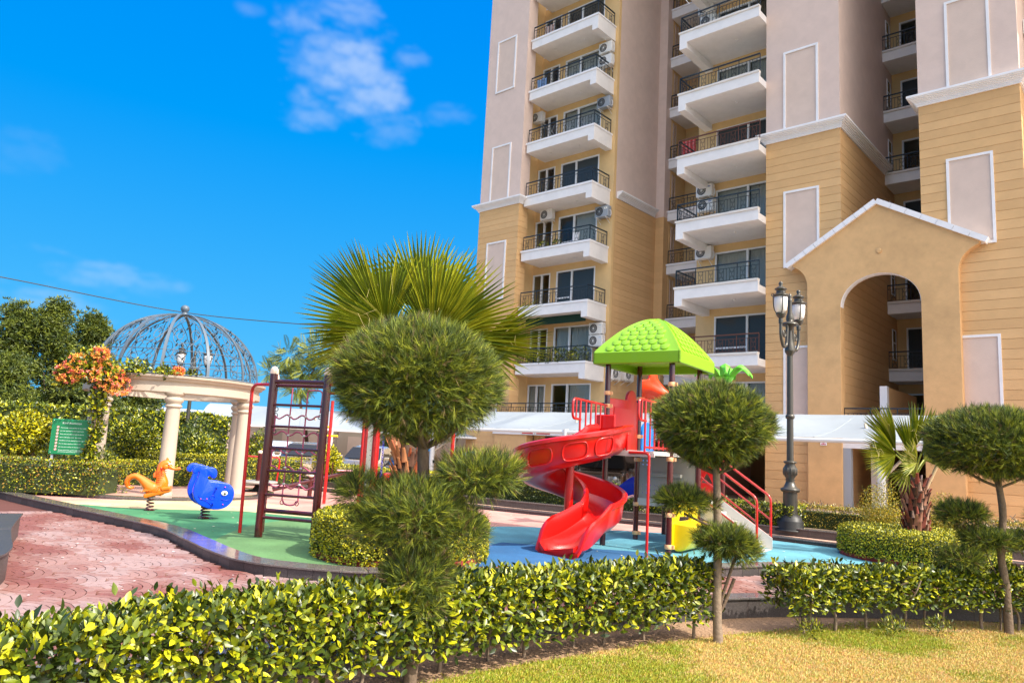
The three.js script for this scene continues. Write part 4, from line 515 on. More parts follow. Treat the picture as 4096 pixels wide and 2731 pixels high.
{
  const t = thing('merry_go_round', 'small merry-go-round with round plate, maroon post and red rails', 'merry-go-round', [-18.7, 0, -10.78]);
  mb().lathe([[0, .36], [.5, .36], [.53, .385], [.53, .42], [.5, .435], [0, .435]], -18.7, 0, -10.78, 32).build('plate', M.greyD, t); mb().bar([-18.7, .43, -10.78], [-18.7, 1.17, -10.78], .062, 16).build('post', M.maroon, t); mb().ball([-18.7, 1.2, -10.78], .075, 12, 1, .8, 1).build('post_cap', M.knob, t);
  for (const s of [-1, 1]) mb().bend([[-18.7, 1.08, -10.78], [-18.7 + s * .26, 1.08, -10.78 - s * .43], [-18.7 + s * .27, .95, -10.78 - s * .45], [-18.7 + s * .25, .43, -10.78 - s * .42]], .024, 8, .1).build('rail', M.redPipe, t);
  const f = mb().lathe([[.14, RUB], [.13, .2], [.06, .3], [.06, .36], [0, .36]], -18.7, 0, -10.78, 16); for (let i = 0; i < 4; i++) { const a = i * PI / 2 + .4; f.bar([-18.7, .2, -10.78], [-18.7 + .45 * Math.cos(a), RUB + .02, -10.78 + .45 * Math.sin(a)], .025, 6); } f.build('foot', M.black, t);
}
{
  const t = thing('seesaw', 'maroon seesaw tilted up to the right with pale pink seats', 'seesaw', [-17.43, 0, -11.61]);
  const a = V(-17.95, .25, -10.8), b = V(-16.86, .80, -12.45); mb().bar(a.toArray(), b.toArray(), .05, 12).build('beam', M.maroon, t); mb().bar([-17.43, RUB, -11.61], [-17.43, .62, -11.61], .06, 14).build('post', M.maroon, t); mb().ball([-17.43, .66, -11.61], .075, 12, 1, .8, 1).build('post_cap', M.knob, t);
  const ry = Math.atan2(-(b.z - a.z), b.x - a.x); for (const [s, m] of [[.08, 'seat'], [.93, 'seat']]) { const p = a.clone().lerp(b, s); mb().rbox(p.x, p.y + .07, p.z, .42, .04, .2, .018, ry).build(m, mat([.62, .30, .32], .4), t); mb().bar([p.x + .05, p.y, p.z - .16], [p.x - .05, p.y, p.z + .16], .018, 8).build('handle', M.black, t); const q = a.clone().lerp(b, s < .5 ? .25 : .76); mb().bend([[q.x, q.y, q.z], [q.x, q.y + .35, q.z]], .016, 6).bar([q.x + .1, q.y + .35, q.z + .06], [q.x - .1, q.y + .35, q.z - .06], .016).build('handle', M.maroon, t); }
}
// ---------- pergola with iron dome ----------
{
  const cx = -19.55, cz = -8.64, t = thing('domed_pergola', 'round stone pergola with six columns under a scrolled iron dome', 'pergola', [cx, 0, cz]), r = 1.95;
  const aDir = Math.atan2(.404, .915);
  for (let i = 0; i < 6; i++) { const a = aDir + i * PI / 3, x = cx + r * Math.cos(a), z = cz + r * Math.sin(a);
    mb().lathe([[.2, .15], [.2, .2], [.185, .22], [.178, .3], [.172, 1.2], [.155, 2.2], [.185, 2.21], [.195, 2.235], [.185, 2.26], [.16, 2.27], [.16, 2.30], [.2, 2.34], [.215, 2.39], [.2, 2.43], [.17, 2.45], [.17, 2.47], [.215, 2.50], [.23, 2.53], [.23, 2.56]], x, .0, z, 28).build('column', M.stone, t); }
  const ring = mb(); const g = new THREE.LatheGeometry([[1.78, 2.54], [2.10, 2.54], [2.12, 2.56], [2.12, 2.70], [2.09, 2.71], [2.09, 2.80], [2.16, 2.83], [2.18, 2.87], [2.24, 2.90], [2.25, 2.95], [1.80, 2.97], [1.78, 2.54]].map(p => new THREE.Vector2(...p)), 72); g.translate(cx, 0, cz); ring.g.push(clean(smooth(g, .4))); ring.build('ring_beam', M.stone, t);
  const DR = 2.02, DH = 1.74, D = (a, e, o = 0) => V(cx + (DR + o) * Math.cos(e) * Math.cos(a), 2.98 + (DH + o) * Math.sin(e), cz + (DR + o) * Math.cos(e) * Math.sin(a));
  const n = 12, dome = mb(); dome.torus([cx, 2.99, cz], 2.02, .025, [0, 1, 0], 6, 64); const d = dome.build('dome_ring', M.domeI, t);
  for (let i = 0; i < n; i++) { const a = aDir + (i + .35) * 2 * PI / n, path = []; for (let k = 0; k <= 20; k++) { const e = lerp(0, PI / 2 * .985, k / 20), p = D(a, e), q = D(a, e + .01).sub(D(a, e - .01)).normalize(), side = V(-Math.sin(a), 0, Math.cos(a)); path.push({ p, n: side, u: q.clone().cross(side), prof: [[-.035, -.014], [-.035, .014], [.035, .014], [.035, -.014]] }); } const m = mb(); m.add(smooth(sweep(path, null), .3)); m.build('dome_rib', M.domeI, t); }
  for (const e of [.13, .36]) { const P = []; for (let k = 0; k < 48; k++) P.push(D(k / 48 * 2 * PI, e, -.01)); mb().tube(P, .010, 96, 4, true).build('dome_hoop', M.domeI, t); }
  for (let i = 0; i < n; i++) { // wrought scrolls in every bay
    const a0 = aDir + (i + .85) * 2 * PI / n, w = PI / n, b = mb(), S = (u, e) => D(a0 + u * w, e, -.012);
    const spiral = (uc, ec, ru, re, t0, turns, dir) => { const P = []; for (let k = 0; k <= 26; k++) { const s = k / 26, q = 1 - .8 * s, th = t0 + dir * turns * 2 * PI * s; P.push(S(uc + ru * q * Math.cos(th), ec + re * q * Math.sin(th))); } b.tube(P, .009, 34, 4); };
    for (const s of [-1, 1]) { spiral(s * .42, .62, .36, .17, -PI / 2, 1.5, s); spiral(s * .40, .22, .34, .13, PI / 2, 1.4, -s); const P = []; for (let k = 0; k <= 12; k++) P.push(S(s * (.05 + .85 * Math.sin(k / 12 * PI) * (k < 6 ? 1 : .8)), .42 + .78 * k / 12)); b.tube(P, .009, 24, 4); spiral(s * .3, 1.0, .3, .09, -PI / 2, 1.3, s); }
    const C = []; for (let k = 0; k < 20; k++) C.push(S(.62 * Math.cos(k / 20 * 2 * PI), .33 + .16 * Math.sin(k / 20 * 2 * PI))); b.tube(C, .009, 36, 4, true); for (const s of [-1, 1]) { const C2 = []; for (let k = 0; k < 14; k++) C2.push(S(s * .5 + .2 * Math.cos(k / 14 * 2 * PI), .07 + .045 * Math.sin(k / 14 * 2 * PI))); b.tube(C2, .008, 22, 4, true); }
    b.build('dome_scroll', M.domeI, t); const l = mb(); for (const [u, e] of [[-.5, .45], [.5, .45], [0, .78], [-.3, .9], [.35, .7], [.1, .52]]) { const p = S(u, e); for (let k = 0; k < 3; k++) l.ball([p.x + .03 * Math.cos(k * 2.1), p.y + .03 * Math.sin(k * 2.1), p.z + .02 * Math.cos(k * 2.1 + 1)], .026, 6, 1, 1, .5); } l.build('iron_leaf', M.iron, t); }
  mb().lathe([[0, 4.70], [.1, 4.70], [.1, 4.76], [.07, 4.77], [.06, 4.81], [.1, 4.84], [.115, 4.90], [.09, 4.96], [.04, 4.99], [0, 5.0]], cx, 0, cz, 18).build('finial', M.domeI, t);
  // platform: paved disc with a granite edge
  const P = []; for (let k = 0; k <= 200; k++) { const a = -k / 200 * 2 * PI; P.push([cx + 2.42 * Math.cos(a), cz + 2.42 * Math.sin(a)]); } kerb('pergola_platform_kerb', 'round dark granite kerb under the domed pergola columns', P.slice().reverse(), .3, -.05, .15, .5, topM[0], M.graniteF);
  const disc = mb().lathe([[0, -.1], [2.3, -.1], [2.3, .148], [0, .148]], cx, 0, cz, 48).build('pergola_floor', mat([.85, .60, .52], .8, { map: plazaTex })); struct('pergola_floor', disc);
}
// ---------- green notice board ----------
{
  const t = thing('notice_board', 'green notice board headed Kind Attention on two grey posts', 'sign', [-18.9, 0, -6.0]);
  const cv = document.createElement('canvas'); cv.width = 768; cv.height = 768; const x = cv.getContext('2d'); x.fillStyle = '#0f8f58'; x.fillRect(0, 0, 768, 768); x.fillStyle = '#f4fff6'; x.font = 'bold 58px sans-serif'; x.textAlign = 'center'; x.fillText('Kind Attention', 400, 92); x.textAlign = 'left';
  const L = ['Do not use spike shoes on the track.', 'Do not imprint/scratch the track.', 'Pets are not allowed on the track.', "Don't ride bicycle on the track.", 'Eatables not permitted on the track.', 'Do not play sports on the track', 'Do not use trolley on the track.', 'Group functions, gathering & picnic'];
  L.forEach((s, i) => { const y = 150 + i * 72; x.fillStyle = '#f4fff6'; x.font = 'bold 31px sans-serif'; x.fillText(s, 176, y + 40, 540); x.beginPath(); x.arc(118, y + 18, 27, 0, 7); x.fillStyle = '#f6e9e4'; x.fill(); x.lineWidth = 6; x.strokeStyle = '#c9402c'; x.stroke(); x.beginPath(); x.moveTo(100, y); x.lineTo(136, y + 36); x.stroke();
    x.fillStyle = '#dff5e4'; x.font = '22px sans-serif'; });
  x.fillStyle = '#f4fff6'; x.font = 'bold 31px sans-serif'; x.fillText('are strictly prohibited on the track.', 176, 150 + 7 * 72 + 78, 540);
  const tx = new THREE.CanvasTexture(cv); tx.colorSpace = THREE.SRGBColorSpace; const ry = .93, c = V(-18.92, 1.39, -6.08), u = V(Math.cos(ry), 0, -Math.sin(ry)), nn = V(Math.sin(ry), 0, Math.cos(ry));
  const g = new RoundedBoxGeometry(.80, .80, .025, 3, .012); const q = new THREE.Matrix4().makeRotationY(ry).setPosition(c.x, c.y, c.z); mb().add(g, q).build('board', mat([.010, .30, .13], .4), t);
  const f = new THREE.PlaneGeometry(.77, .77); f.applyMatrix4(new THREE.Matrix4().makeRotationY(ry).setPosition(c.x + nn.x * .014, c.y, c.z + nn.z * .014)); f.translate(18.9, 0, 6.0); meshOf('board_print', f, mat([.62, .62, .62], .5, { map: tx }), t);
  for (const s of [-.33, .33]) { mb().box(-.022, .022, 0, 1.7, -.022, .022).g.forEach(b => mb().add(b, new THREE.Matrix4().makeRotationY(ry).setPosition(c.x + u.x * s - nn.x * .037, 0, c.z + u.z * s - nn.z * .037)).build('post', M.acG, t)); for (const y of [1.03, 1.75]) mb().ball([c.x + u.x * s * 1.1 + nn.x * .016, y, c.z + u.z * s * 1.1 + nn.z * .016], .013, 8).build('bolt', M.steel, t); }
}
// ---------- lamp posts ----------
function lampPost(label, X, Y, Z, ry, sc = 1) {
  const t = thing('street_lamp', label, 'street lamp', [X, Y, Z], 'ornate two-armed garden lamps'); t.base = V(0, 0, 0); t.rotation.y = ry; t.scale.setScalar(sc);
  mb().lathe([[.34, 0], [.34, .03], [.30, .03], [.30, .2], [.26, .22], [.26, .27], [.2, .33], [.17, .35]], 0, 0, 0, 8).build('base', M.black, t);
  mb().lathe([[.15, .33], [.15, .82], [.19, .83], [.21, .87], [.2, .9], [.14, .93], [.10, 1.02], [.085, 1.07], [.11, 1.09], [.085, 1.11], [.13, 1.18], [.15, 1.27], [.14, 1.34], [.10, 1.43], [.14, 1.46], [.14, 1.49], [.075, 1.5]], 0, 0, 0, 20).build('plinth', M.lamp, t);
  const lf = mb(); for (let i = 0; i < 12; i++) { const a = i / 12 * 2 * PI; lf.ball([.135 * Math.cos(a), 1.27, .135 * Math.sin(a)], .04, 6, .6, 2.2, .6); } lf.build('leaf_ornament', M.lamp, t);
  mb().bar([0, 1.48, 0], [0, 4.05, 0], .075, 18, .062).lathe([[.065, 2.42], [.09, 2.43], [.1, 2.47], [.09, 2.51], [.065, 2.52]], 0, 0, 0, 18).build('pole', M.lamp, t);
  mb().lathe([[.062, 3.82], [.07, 3.86], [.11, 3.92], [.115, 3.97], [.085, 4.1], [.06, 4.2], [.05, 4.4], [.06, 4.42], [.09, 4.5], [.18, 4.53], [.19, 4.56], [.15, 4.6], [.07, 4.62], [.085, 4.66], [.08, 4.74], [.05, 4.84], [.045, 5.1], [.06, 5.12], [.03, 5.14], [.045, 5.19], [.03, 5.25], [0, 5.28]], 0, 0, 0, 18).build('finial', M.lamp, t);
  for (const s of [-1, 1]) { const x = s * .50;
    mb().bend([[x, 4.62, 0], [x, 4.2, 0], [x * .72, 3.98, 0], [x * .38, 4.05, 0], [x * .3, 4.45, 0], [x * .32, 4.5, 0]], .034, 10, .18).torus([x * .62, 4.3, 0], .075, .016, [0, 0, 1], 6, 18).torus([x * .62, 4.3, 0], .035, .014, [0, 0, 1], 6, 14).lathe([[.045, 4.5], [.052, 4.52], [.045, 4.54], [.052, 4.57], [.045, 4.6]], x, 0, 0, 12).build('arm', M.lamp, t);
    const l = mb().lathe([[.05, 4.62], [.09, 4.67], [.11, 4.72], [.1, 4.74], [.05, 4.74]], x, 0, 0, 20).lathe([[.15, 5.09], [.178, 5.12], [.178, 5.14], [.10, 5.18], [.095, 5.2], [.10, 5.22], [.095, 5.24], [.135, 5.27], [.125, 5.29], [.05, 5.34], [.03, 5.36], [.05, 5.40], [.035, 5.44], [0, 5.46]], x, 0, 0, 24); for (const a of [.4, 2.5, 4.6]) l.tube([[x + .09 * Math.cos(a), 4.73, .09 * Math.sin(a)], [x + .14 * Math.cos(a), 4.82, .14 * Math.sin(a)], [x + .163 * Math.cos(a), 4.95, .163 * Math.sin(a)], [x + .17 * Math.cos(a), 5.14, .17 * Math.sin(a)]], .012, 10, 5).torus([x + .178 * Math.cos(a), 5.16, .178 * Math.sin(a)], .03, .009, [-Math.sin(a), 0, Math.cos(a)], 5, 12); const L = l.build('lantern', M.lamp, t);
    mb().lathe([[0, 4.735], [.085, 4.745], [.122, 4.80], [.14, 4.9], [.147, 5.09], [0, 5.09]], x, 0, 0, 24).build('lantern_glass', M.lampG, L); }
  return t;
}
lampPost('tall ornate two-armed lamp post beside the hedge before the middle tower', -6.31, .22, -16.44, 1.55);
lampPost('distant ornate two-armed lamp post seen through the pergola dome', -27.0, -.6, -12.5, .75);
// ---------- tensile carports ----------
function carport(label, A, B, depth, yF, yTop, bays, posts, under = 1) {
  const a = V(...A), b = V(...B), L = a.distanceTo(b), t = thing('tensile_carport', label, 'carport', [a.x, 0, a.z]); t.base = V(0, 0, 0); const u = b.clone().sub(a).normalize(), w = V(u.z, 0, -u.x); if (w.z > 0) w.negate(); t.rotation.y = Math.atan2(-u.z, u.x); const flip = V(0, 0, -1).applyAxisAngle(V(0, 1, 0), t.rotation.y).dot(w) > 0 ? -1 : 1;
  const pos = [], idx = [], nx = bays * 16, nz = 18; for (let j = 0; j <= nz; j++) for (let i = 0; i <= nx; i++) { const x = i / nx * L, q = (i / nx * bays) % 1, s = j / nz, sag = -.24 * Math.sin(PI * q) * Math.sin(PI * Math.min(1, s * 1.2)) ; const y = yF + (yTop - yF) * Math.sin(Math.min(1, s * 1.15) * PI / 2) * (s > .87 ? 1 - .12 * (s - .87) / .13 : 1) + sag * (yTop - yF) / .8; pos.push(x, y, flip * s * depth); }
  for (let j = 0; j < nz; j++) for (let i = 0; i < nx; i++) { const p = j * (nx + 1) + i; idx.push(p, p + 1, p + nx + 1, p + 1, p + nx + 2, p + nx + 1); }
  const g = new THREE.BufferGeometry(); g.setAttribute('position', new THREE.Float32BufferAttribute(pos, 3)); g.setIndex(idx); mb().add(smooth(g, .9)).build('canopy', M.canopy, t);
  const sm = mb(); for (let i = 0; i < bays; i++) for (const q of [.5]) { const P = []; for (let k = 0; k <= 12; k++) { const j = Math.round(k / 12 * 13), c = (j * (nx + 1) + Math.round((i + q + (q - .5) * -.5 * k / 12) * 16)) * 3; P.push(V(pos[c], pos[c + 1] + .006, pos[c + 2])); } sm.tube(P, .012, 20, 4); } sm.build('canopy_seam', M.canopy, t);
  mb().bar([0, yF - .07, 0], [L, yF - .07, 0], .06, 12).build('edge_pipe', M.pipe, t); mb().bar([0, yF + (yTop - yF) * .88, flip * depth], [L, yF + (yTop - yF) * .88, flip * depth], .05, 10).build('edge_pipe', M.pipe, t);
  for (let i = 0; i <= bays; i++) { const x = i / bays * L, P = []; for (let k = 0; k <= 10; k++) { const s = k / 10; P.push(V(x, yF - .06 + (yTop - yF) * Math.sin(Math.min(1, s * 1.15) * PI / 2) * (s > .87 ? 1 - .12 * (s - .87) / .13 : 1), flip * s * depth)); } mb().tube(P, .04, 18, 8).build('rib', M.pipe, t);
    if (posts.includes(i)) { mb().bar([x, 0, 0], [x, yF + .03, 0], .10, 16).build('post', M.pipe, t); mb().bar([x, 1.4, flip * .1], [x + .9, yF + (yTop - yF) * .55, flip * depth * .4], .04, 8).bar([x, 1.2, flip * .1], [x - .9, yF + (yTop - yF) * .55, flip * depth * .4], .04, 8).build('brace', mat([.52, .42, .30], .5), t); } }
  return t;
}
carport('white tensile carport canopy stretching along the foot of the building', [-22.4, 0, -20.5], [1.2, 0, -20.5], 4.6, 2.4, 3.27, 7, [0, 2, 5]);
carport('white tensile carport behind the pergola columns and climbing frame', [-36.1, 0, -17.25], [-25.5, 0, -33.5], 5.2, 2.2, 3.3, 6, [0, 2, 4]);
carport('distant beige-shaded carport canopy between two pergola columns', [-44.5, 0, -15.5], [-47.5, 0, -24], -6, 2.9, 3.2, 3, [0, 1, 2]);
// ---------- boundary wall and low building beyond ----------
{
  const t = thing('boundary_wall', 'long beige boundary wall behind the parked cars', 'wall', [-48, 0, -26]); t.base = V(0, 0, 0); t.position.set(-48, 0, -10); t.rotation.y = 1.12;
  mb().box(-12, 40, 0, 2.3, -.1, .1).build('wall', M.stone, t); for (let i = 0; i < 14; i++) { mb().box(-12 + i * 4 - .2, -12 + i * 4 + .2, 0, 2.5, -.16, .16).build('pier', M.stone, t); mb().box(-12 + i * 4 + .5, -12 + i * 4 + 3.5, .5, 1.9, .1, .13).build('wall_panel', M.panel, t); } mb().box(-12, 40, 2.3, 2.4, -.15, .15).build('coping', M.stone, t);
  const w = thing('low_building', 'low cream building with flat roof beyond the left carports', 'building', [-60, 0, -26]); mb().box(-66, -58, 0, 3.2, -40, -18).build('wall', M.stone, w); mb().box(-66.2, -57.8, 3.2, 3.4, -40.2, -17.8).build('roof', M.white, w); for (let i = 0; i < 5; i++) mb().box(-58, -57.97, 1, 2.3, -20 - i * 4 - 1.2, -20 - i * 4).build('window', M.glassD, w);
}
{ const b = mb(); b.tube([[-58, 11.2, -2], [-56, 10.9, -12], [-55, 10.5, -24.2], [-50, 10.6, -34]], .035, 60, 5); const o = b.build('overhead_cable', M.black); tag(o, 'thin black overhead cable sagging across the sky above the trees', 'cable'); }
// ---------- cars ----------
function car(name, label, X, Z, ry, col, kind, cat = 'car') { // x forward
  const t = local(thing(name, label, cat), X, Z, ry), paint = mat(col, .25, { metalness: .25, clearcoat: 1, clearcoatRoughness: .05 });
  const suv = kind === 'suv', Lh = suv ? 2.1 : 2.2, W = suv ? .92 : .87, H = suv ? 1.72 : 1.46, belt = suv ? 1.08 : .93, hood = suv ? 1.05 : .84;
  const st = suv ? [[-2.1, .5, .95, 1, .78], [-2.02, .35, 1.08, 1.1, .9], [-1.5, .3, 1.08, H - .02, .92], [-.4, .28, 1.08, H, .92], [.3, .28, 1.07, H - .05, .92], [.95, .28, hood + .02, hood + .06, .92], [1.75, .3, hood - .03, hood, .90], [2.02, .34, hood - .12, hood - .1, .84], [2.1, .45, .8, .82, .76]]
    : [[-2.2, .45, .8, .86, .72], [-2.1, .32, .92, .96, .82], [-1.55, .27, .94, 1.02, .86], [-.85, .25, .94, H - .02, .87], [-.1, .25, .93, H, .87], [.35, .25, .92, H - .1, .87], [1.05, .26, hood + .02, hood + .05, .86], [1.75, .28, hood - .1, hood - .08, .83], [2.1, .32, .66, .68, .76], [2.2, .42, .58, .6, .66]];
  const c = k => new THREE.CatmullRomCurve3(st.map(s => V(s[0], s[k], 0)), false, 'centripetal'); const cy = [1, 2, 3, 4].map(k => c(k)), N = 44, path = [];
  for (let i = 0; i <= N; i++) { const s = i / N, x = cy[0].getPoint(s).x, b = cy[0].getPoint(s).y, bl = cy[1].getPoint(s).y, rf = Math.max(cy[2].getPoint(s).y, cy[1].getPoint(s).y + .01), w = cy[3].getPoint(s).y, k = (rf - bl), wr = w - .06 - .32 * k; path.push({ p: V(x, 0, 0), n: V(0, 0, 1), u: V(0, 1, 0), prof: [[-w + .08, b], [-w, b + .12], [-w, bl - .1], [-w + .05, bl], [-wr - .03, rf - .06], [-wr + .1, rf], [wr - .1, rf], [wr + .03, rf - .06], [w - .05, bl], [w, bl - .1], [w, b + .12], [w - .08, b]] }); }
  mb().add(smooth(sweep(path, null), .55)).build('body', paint, t);
  // glazing: windscreen, rear window, side windows as slightly proud panes
  const pane = q => { const g = new THREE.BufferGeometry(); g.setAttribute('position', new THREE.Float32BufferAttribute(q.flat(), 3)); g.setIndex([0, 1, 2, 0, 2, 3]); g.computeVertexNormals(); return g; };
  const xs = suv ? [.32, .92, -1.52, -2.0] : [.38, 1.0, -.88, -1.5], wt = W - .06 - .32 * (H - belt) - .04, wb = W - .12;
  mb().add(pane([[xs[0], H - .09, -wt], [xs[0], H - .09, wt], [xs[1], hood + .09, wb], [xs[1], hood + .09, -wb]].map(p => [p[0] + .035, p[1] + .03, p[2]]))).build('windscreen', M.glassD, t);
  mb().add(pane([[xs[2], H - .12, wt], [xs[2], H - .12, -wt], [xs[3], belt + .12, -wb], [xs[3], belt + .12, wb]].map(p => [p[0] - .05, p[1] + .03, p[2]]))).build('rear_window', M.glassD, t);
  for (const s of [-1, 1]) { for (const [a, b2, c2, d] of suv ? [[.25, -.35, -.35, .7], [-.42, -1.0, -1.0, -.42], [-1.07, -1.5, -1.6, -1.07]] : [[.2, -.3, -.3, .75], [-.36, -.75, -1.15, -.36]]) mb().add(pane([[a, H - .13, s * (wt + .075)], [b2, H - .12, s * (wt + .075)], [c2, belt + .05, s * (W - .045)], [d, belt + .05, s * (W - .045)]])).build('side_window', M.glassD, t);
    for (const x of [1.32, -1.3]) { const r = suv ? .38 : .32, w = mb().bar([x, r, s * (W - .2)], [x, r, s * (W + .012)], r, 24).build('wheel', M.black, t); mb().bar([x, r, s * (W - .1)], [x, r, s * (W + .02)], r * .62, 16).build('rim', M.steel, w); }
    mb().rbox(suv ? 2.02 : 2.02, suv ? .86 : .64, s * (W - .26), .16, suv ? .2 : .13, .38, .04).build('headlight', M.glass, t); if (suv) mb().ball([2.07, .86, s * (W - .26)], .075, 12, .5, 1, 1).build('headlight_lens', M.steel, t);
    mb().rbox(-Lh + .06, suv ? .95 : .83, s * (W - .22), .14, suv ? .26 : .13, .34, .03).build('tail_light', mat([.45, .01, .01], .15, { clearcoat: 1 }), t); mb().rbox(suv ? .72 : .8, belt + .06, s * (W + .09), .12, .13, .2, .03).build('mirror', paint, t); mb().box(.05, .2, belt - .12, belt - .09, s * W - .012, s * W + .012).build('door_handle', M.steel, t); }
  if (suv) mb().rbox(2.08, .84, 0, .06, .2, .82, .02).rbox(2.05, .5, 0, .1, .26, 1.7, .04).build('grille', M.black, t); else mb().rbox(2.13, .52, 0, .12, .18, 1.0, .03).build('grille', M.black, t);
  mb().box(-Lh - .01, -Lh + .03, .55, .66, -.26, .26).box(Lh - .02, Lh + .015, .38, .49, -.26, .26).build('number_plate', M.white, t);
  return t;
}
car('parked_car', 'dark brown off-roader parked under the canopy behind the red slide', -15.4, -22.7, -1.15, [.05, .03, .018], 'suv', 'off-road car');
car('parked_car', 'beige sedan facing the playground behind the yellow clipped hedge', -24.9, -19.3, -.95, [.42, .34, .24], 'sedan');
car('parked_car', 'white sedan parked with its tail to the pergola under the carport', -30.6, -14.6, 2.5, [.72, .74, .75], 'sedan');
car('parked_car', 'white hatchback behind the climbing ladder and rope net', -28.9, -17.6, 2.35, [.70, .72, .73], 'sedan');
car('parked_car', 'bronze sedan half hidden beyond the rope net ladder', -26.8, -17.5, -.8, [.30, .22, .15], 'sedan');
car('parked_car', 'maroon sedan with rear toward the lawn beside the left tower', -21.8, -23.2, 1.75, [.07, .018, .018], 'sedan');
car('parked_car', 'black hatchback parked nose out behind the swing posts', -23.6, -20.6, -.95, [.018, .017, .018], 'sedan');
// ---------- air conditioners and balcony things ----------
function acTex(txt, col) { const cv = document.createElement('canvas'); cv.width = 128; cv.height = 64; const x = cv.getContext('2d'); x.fillStyle = '#e9e6df'; x.fillRect(0, 0, 128, 64); x.fillStyle = col; if (txt === 'Carrier') { x.beginPath(); x.ellipse(64, 32, 56, 24, 0, 0, 7); x.fill(); x.fillStyle = '#fff'; } x.font = 'bold 30px sans-serif'; x.textAlign = 'center'; x.fillText(txt, 64, 43, 100); const t = new THREE.CanvasTexture(cv); t.colorSpace = THREE.SRGBColorSpace; return mat([1, 1, 1], .5, { map: t }); }
const brand = { LG: acTex('LG', '#b0123f'), Carrier: acTex('Carrier', '#17328a'), DAIKIN: acTex('DAIKIN', '#1a86c8'), IFB: acTex('IFB', '#23252b'), none: null };
function ac(label, x, y, z, face, b, grey) { // x,y,z the middle of the front at half height; face 'f' (+z) or 's' (+x)
  const t = thing('air_conditioner', label, 'air conditioner', [x, y, z]); t.base = V(0, 0, 0); if (face === 's') t.rotation.y = PI / 2; const m = grey ? M.acG : M.acW, w = .84, h = .60, d = .32;
  mb().rbox(0, 0, -d / 2, w, h, d, .025).build('casing', m, t);
  mb().lathe([[.26, 0], [.262, .012], [.235, .014], [.235, 0]], 0, 0, 0, 24).g.forEach(g => mb().add(g, new THREE.Matrix4().makeRotationX(PI / 2).setPosition(-.12, 0, 0)).build('fan_ring', m, t));
  const f = mb(); f.add(new THREE.CircleGeometry(.238, 24).translate(-.12, 0, .004)); f.build('fan_opening', M.black, t); const gr = mb(); for (let i = 0; i < 18; i++) { const a = i / 18 * 2 * PI; gr.bar([-.12, 0, .012], [-.12 + .235 * Math.cos(a), .235 * Math.sin(a), .012], .006, 3); } gr.torus([-.12, 0, .012], .15, .005, [0, 0, 1], 3, 20).ball([-.12, 0, .014], .05, 10, 1, 1, .4); gr.build('fan_grille', m, t);
  if (b) { const p = new THREE.PlaneGeometry(.2, .1); p.translate(.27, .15, .003); meshOf('badge', p, brand[b], t); }
  mb().box(-.3, -.26, -h / 2 - .04, -h / 2 + .0, -.5, .02).box(.26, .3, -h / 2 - .04, -h / 2, -.5, .02).bar([-.28, -h / 2 - .03, 0], [-.28, -h / 2 - .28, -.42], .015, 4).bar([.28, -h / 2 - .03, 0], [.28, -h / 2 - .28, -.42], .015, 4).build('bracket', M.acW, t);
  mb().tube([[.42, .05, -.15], [.5, .0, -.15], [.48, -.2, -.2], [.42, -.22, -.2]], .02, 12, 6).build('pipe', M.white, t);
}
ac('white air conditioner high on the right end of the left bay, upper of two', -21.75, 23.45, -30.55, 'f', null); ac('white air conditioner high on the left bay, lower of the stacked two', -21.75, 22.7, -30.55, 'f', null);
ac('grey air conditioner beside the balcony full of drying racks', -21.75, 20.3, -30.55, 'f', null, 1); ac('dusty air conditioner on the left inside the drying-rack balcony', -26.3, 20.6, -30.4, 'f', null);
ac('white air conditioner hung from the balcony ceiling', -25.25, 14.62, -30.4, 'f', 'LG'); ac('pale grey air conditioner at the right end above the plant railing', -21.65, 14.2, -30.6, 'f', 'IFB', 1);
ac('upper white air conditioner above the balcony crowded with plants', -21.75, 8.0, -30.6, 'f', 'DAIKIN'); ac('lower white air conditioner beside the crowded balcony plants', -21.75, 7.36, -30.6, 'f', 'DAIKIN');
ac('left of two air conditioners on the side wall above the lime roof', -20.85, 5.72, -31.35, 's', 'Carrier'); ac('right of two air conditioners on the side wall above the lime roof', -20.85, 5.78, -32.55, 's', 'Carrier');
ac('upper of two air conditioners on the middle bay balcony', -16.2, 14.5, -31.35, 'f', 'Carrier'); ac('lower of two air conditioners behind the middle bay railing', -16.15, 13.75, -31.35, 'f', 'Carrier');
ac('single white air conditioner left of a curtained window in the middle bay', -16.2, 11.4, -31.35, 'f', null); ac('upper large air conditioner on the topmost middle bay balcony', -16.25, 24.05, -31.35, 'f', null); ac('lower air conditioner on the topmost middle bay balcony', -16.15, 23.35, -31.35, 'f', null); ac('low air conditioner behind the lime roof of the play tower', -16.1, 5.2, -31.35, 'f', null);
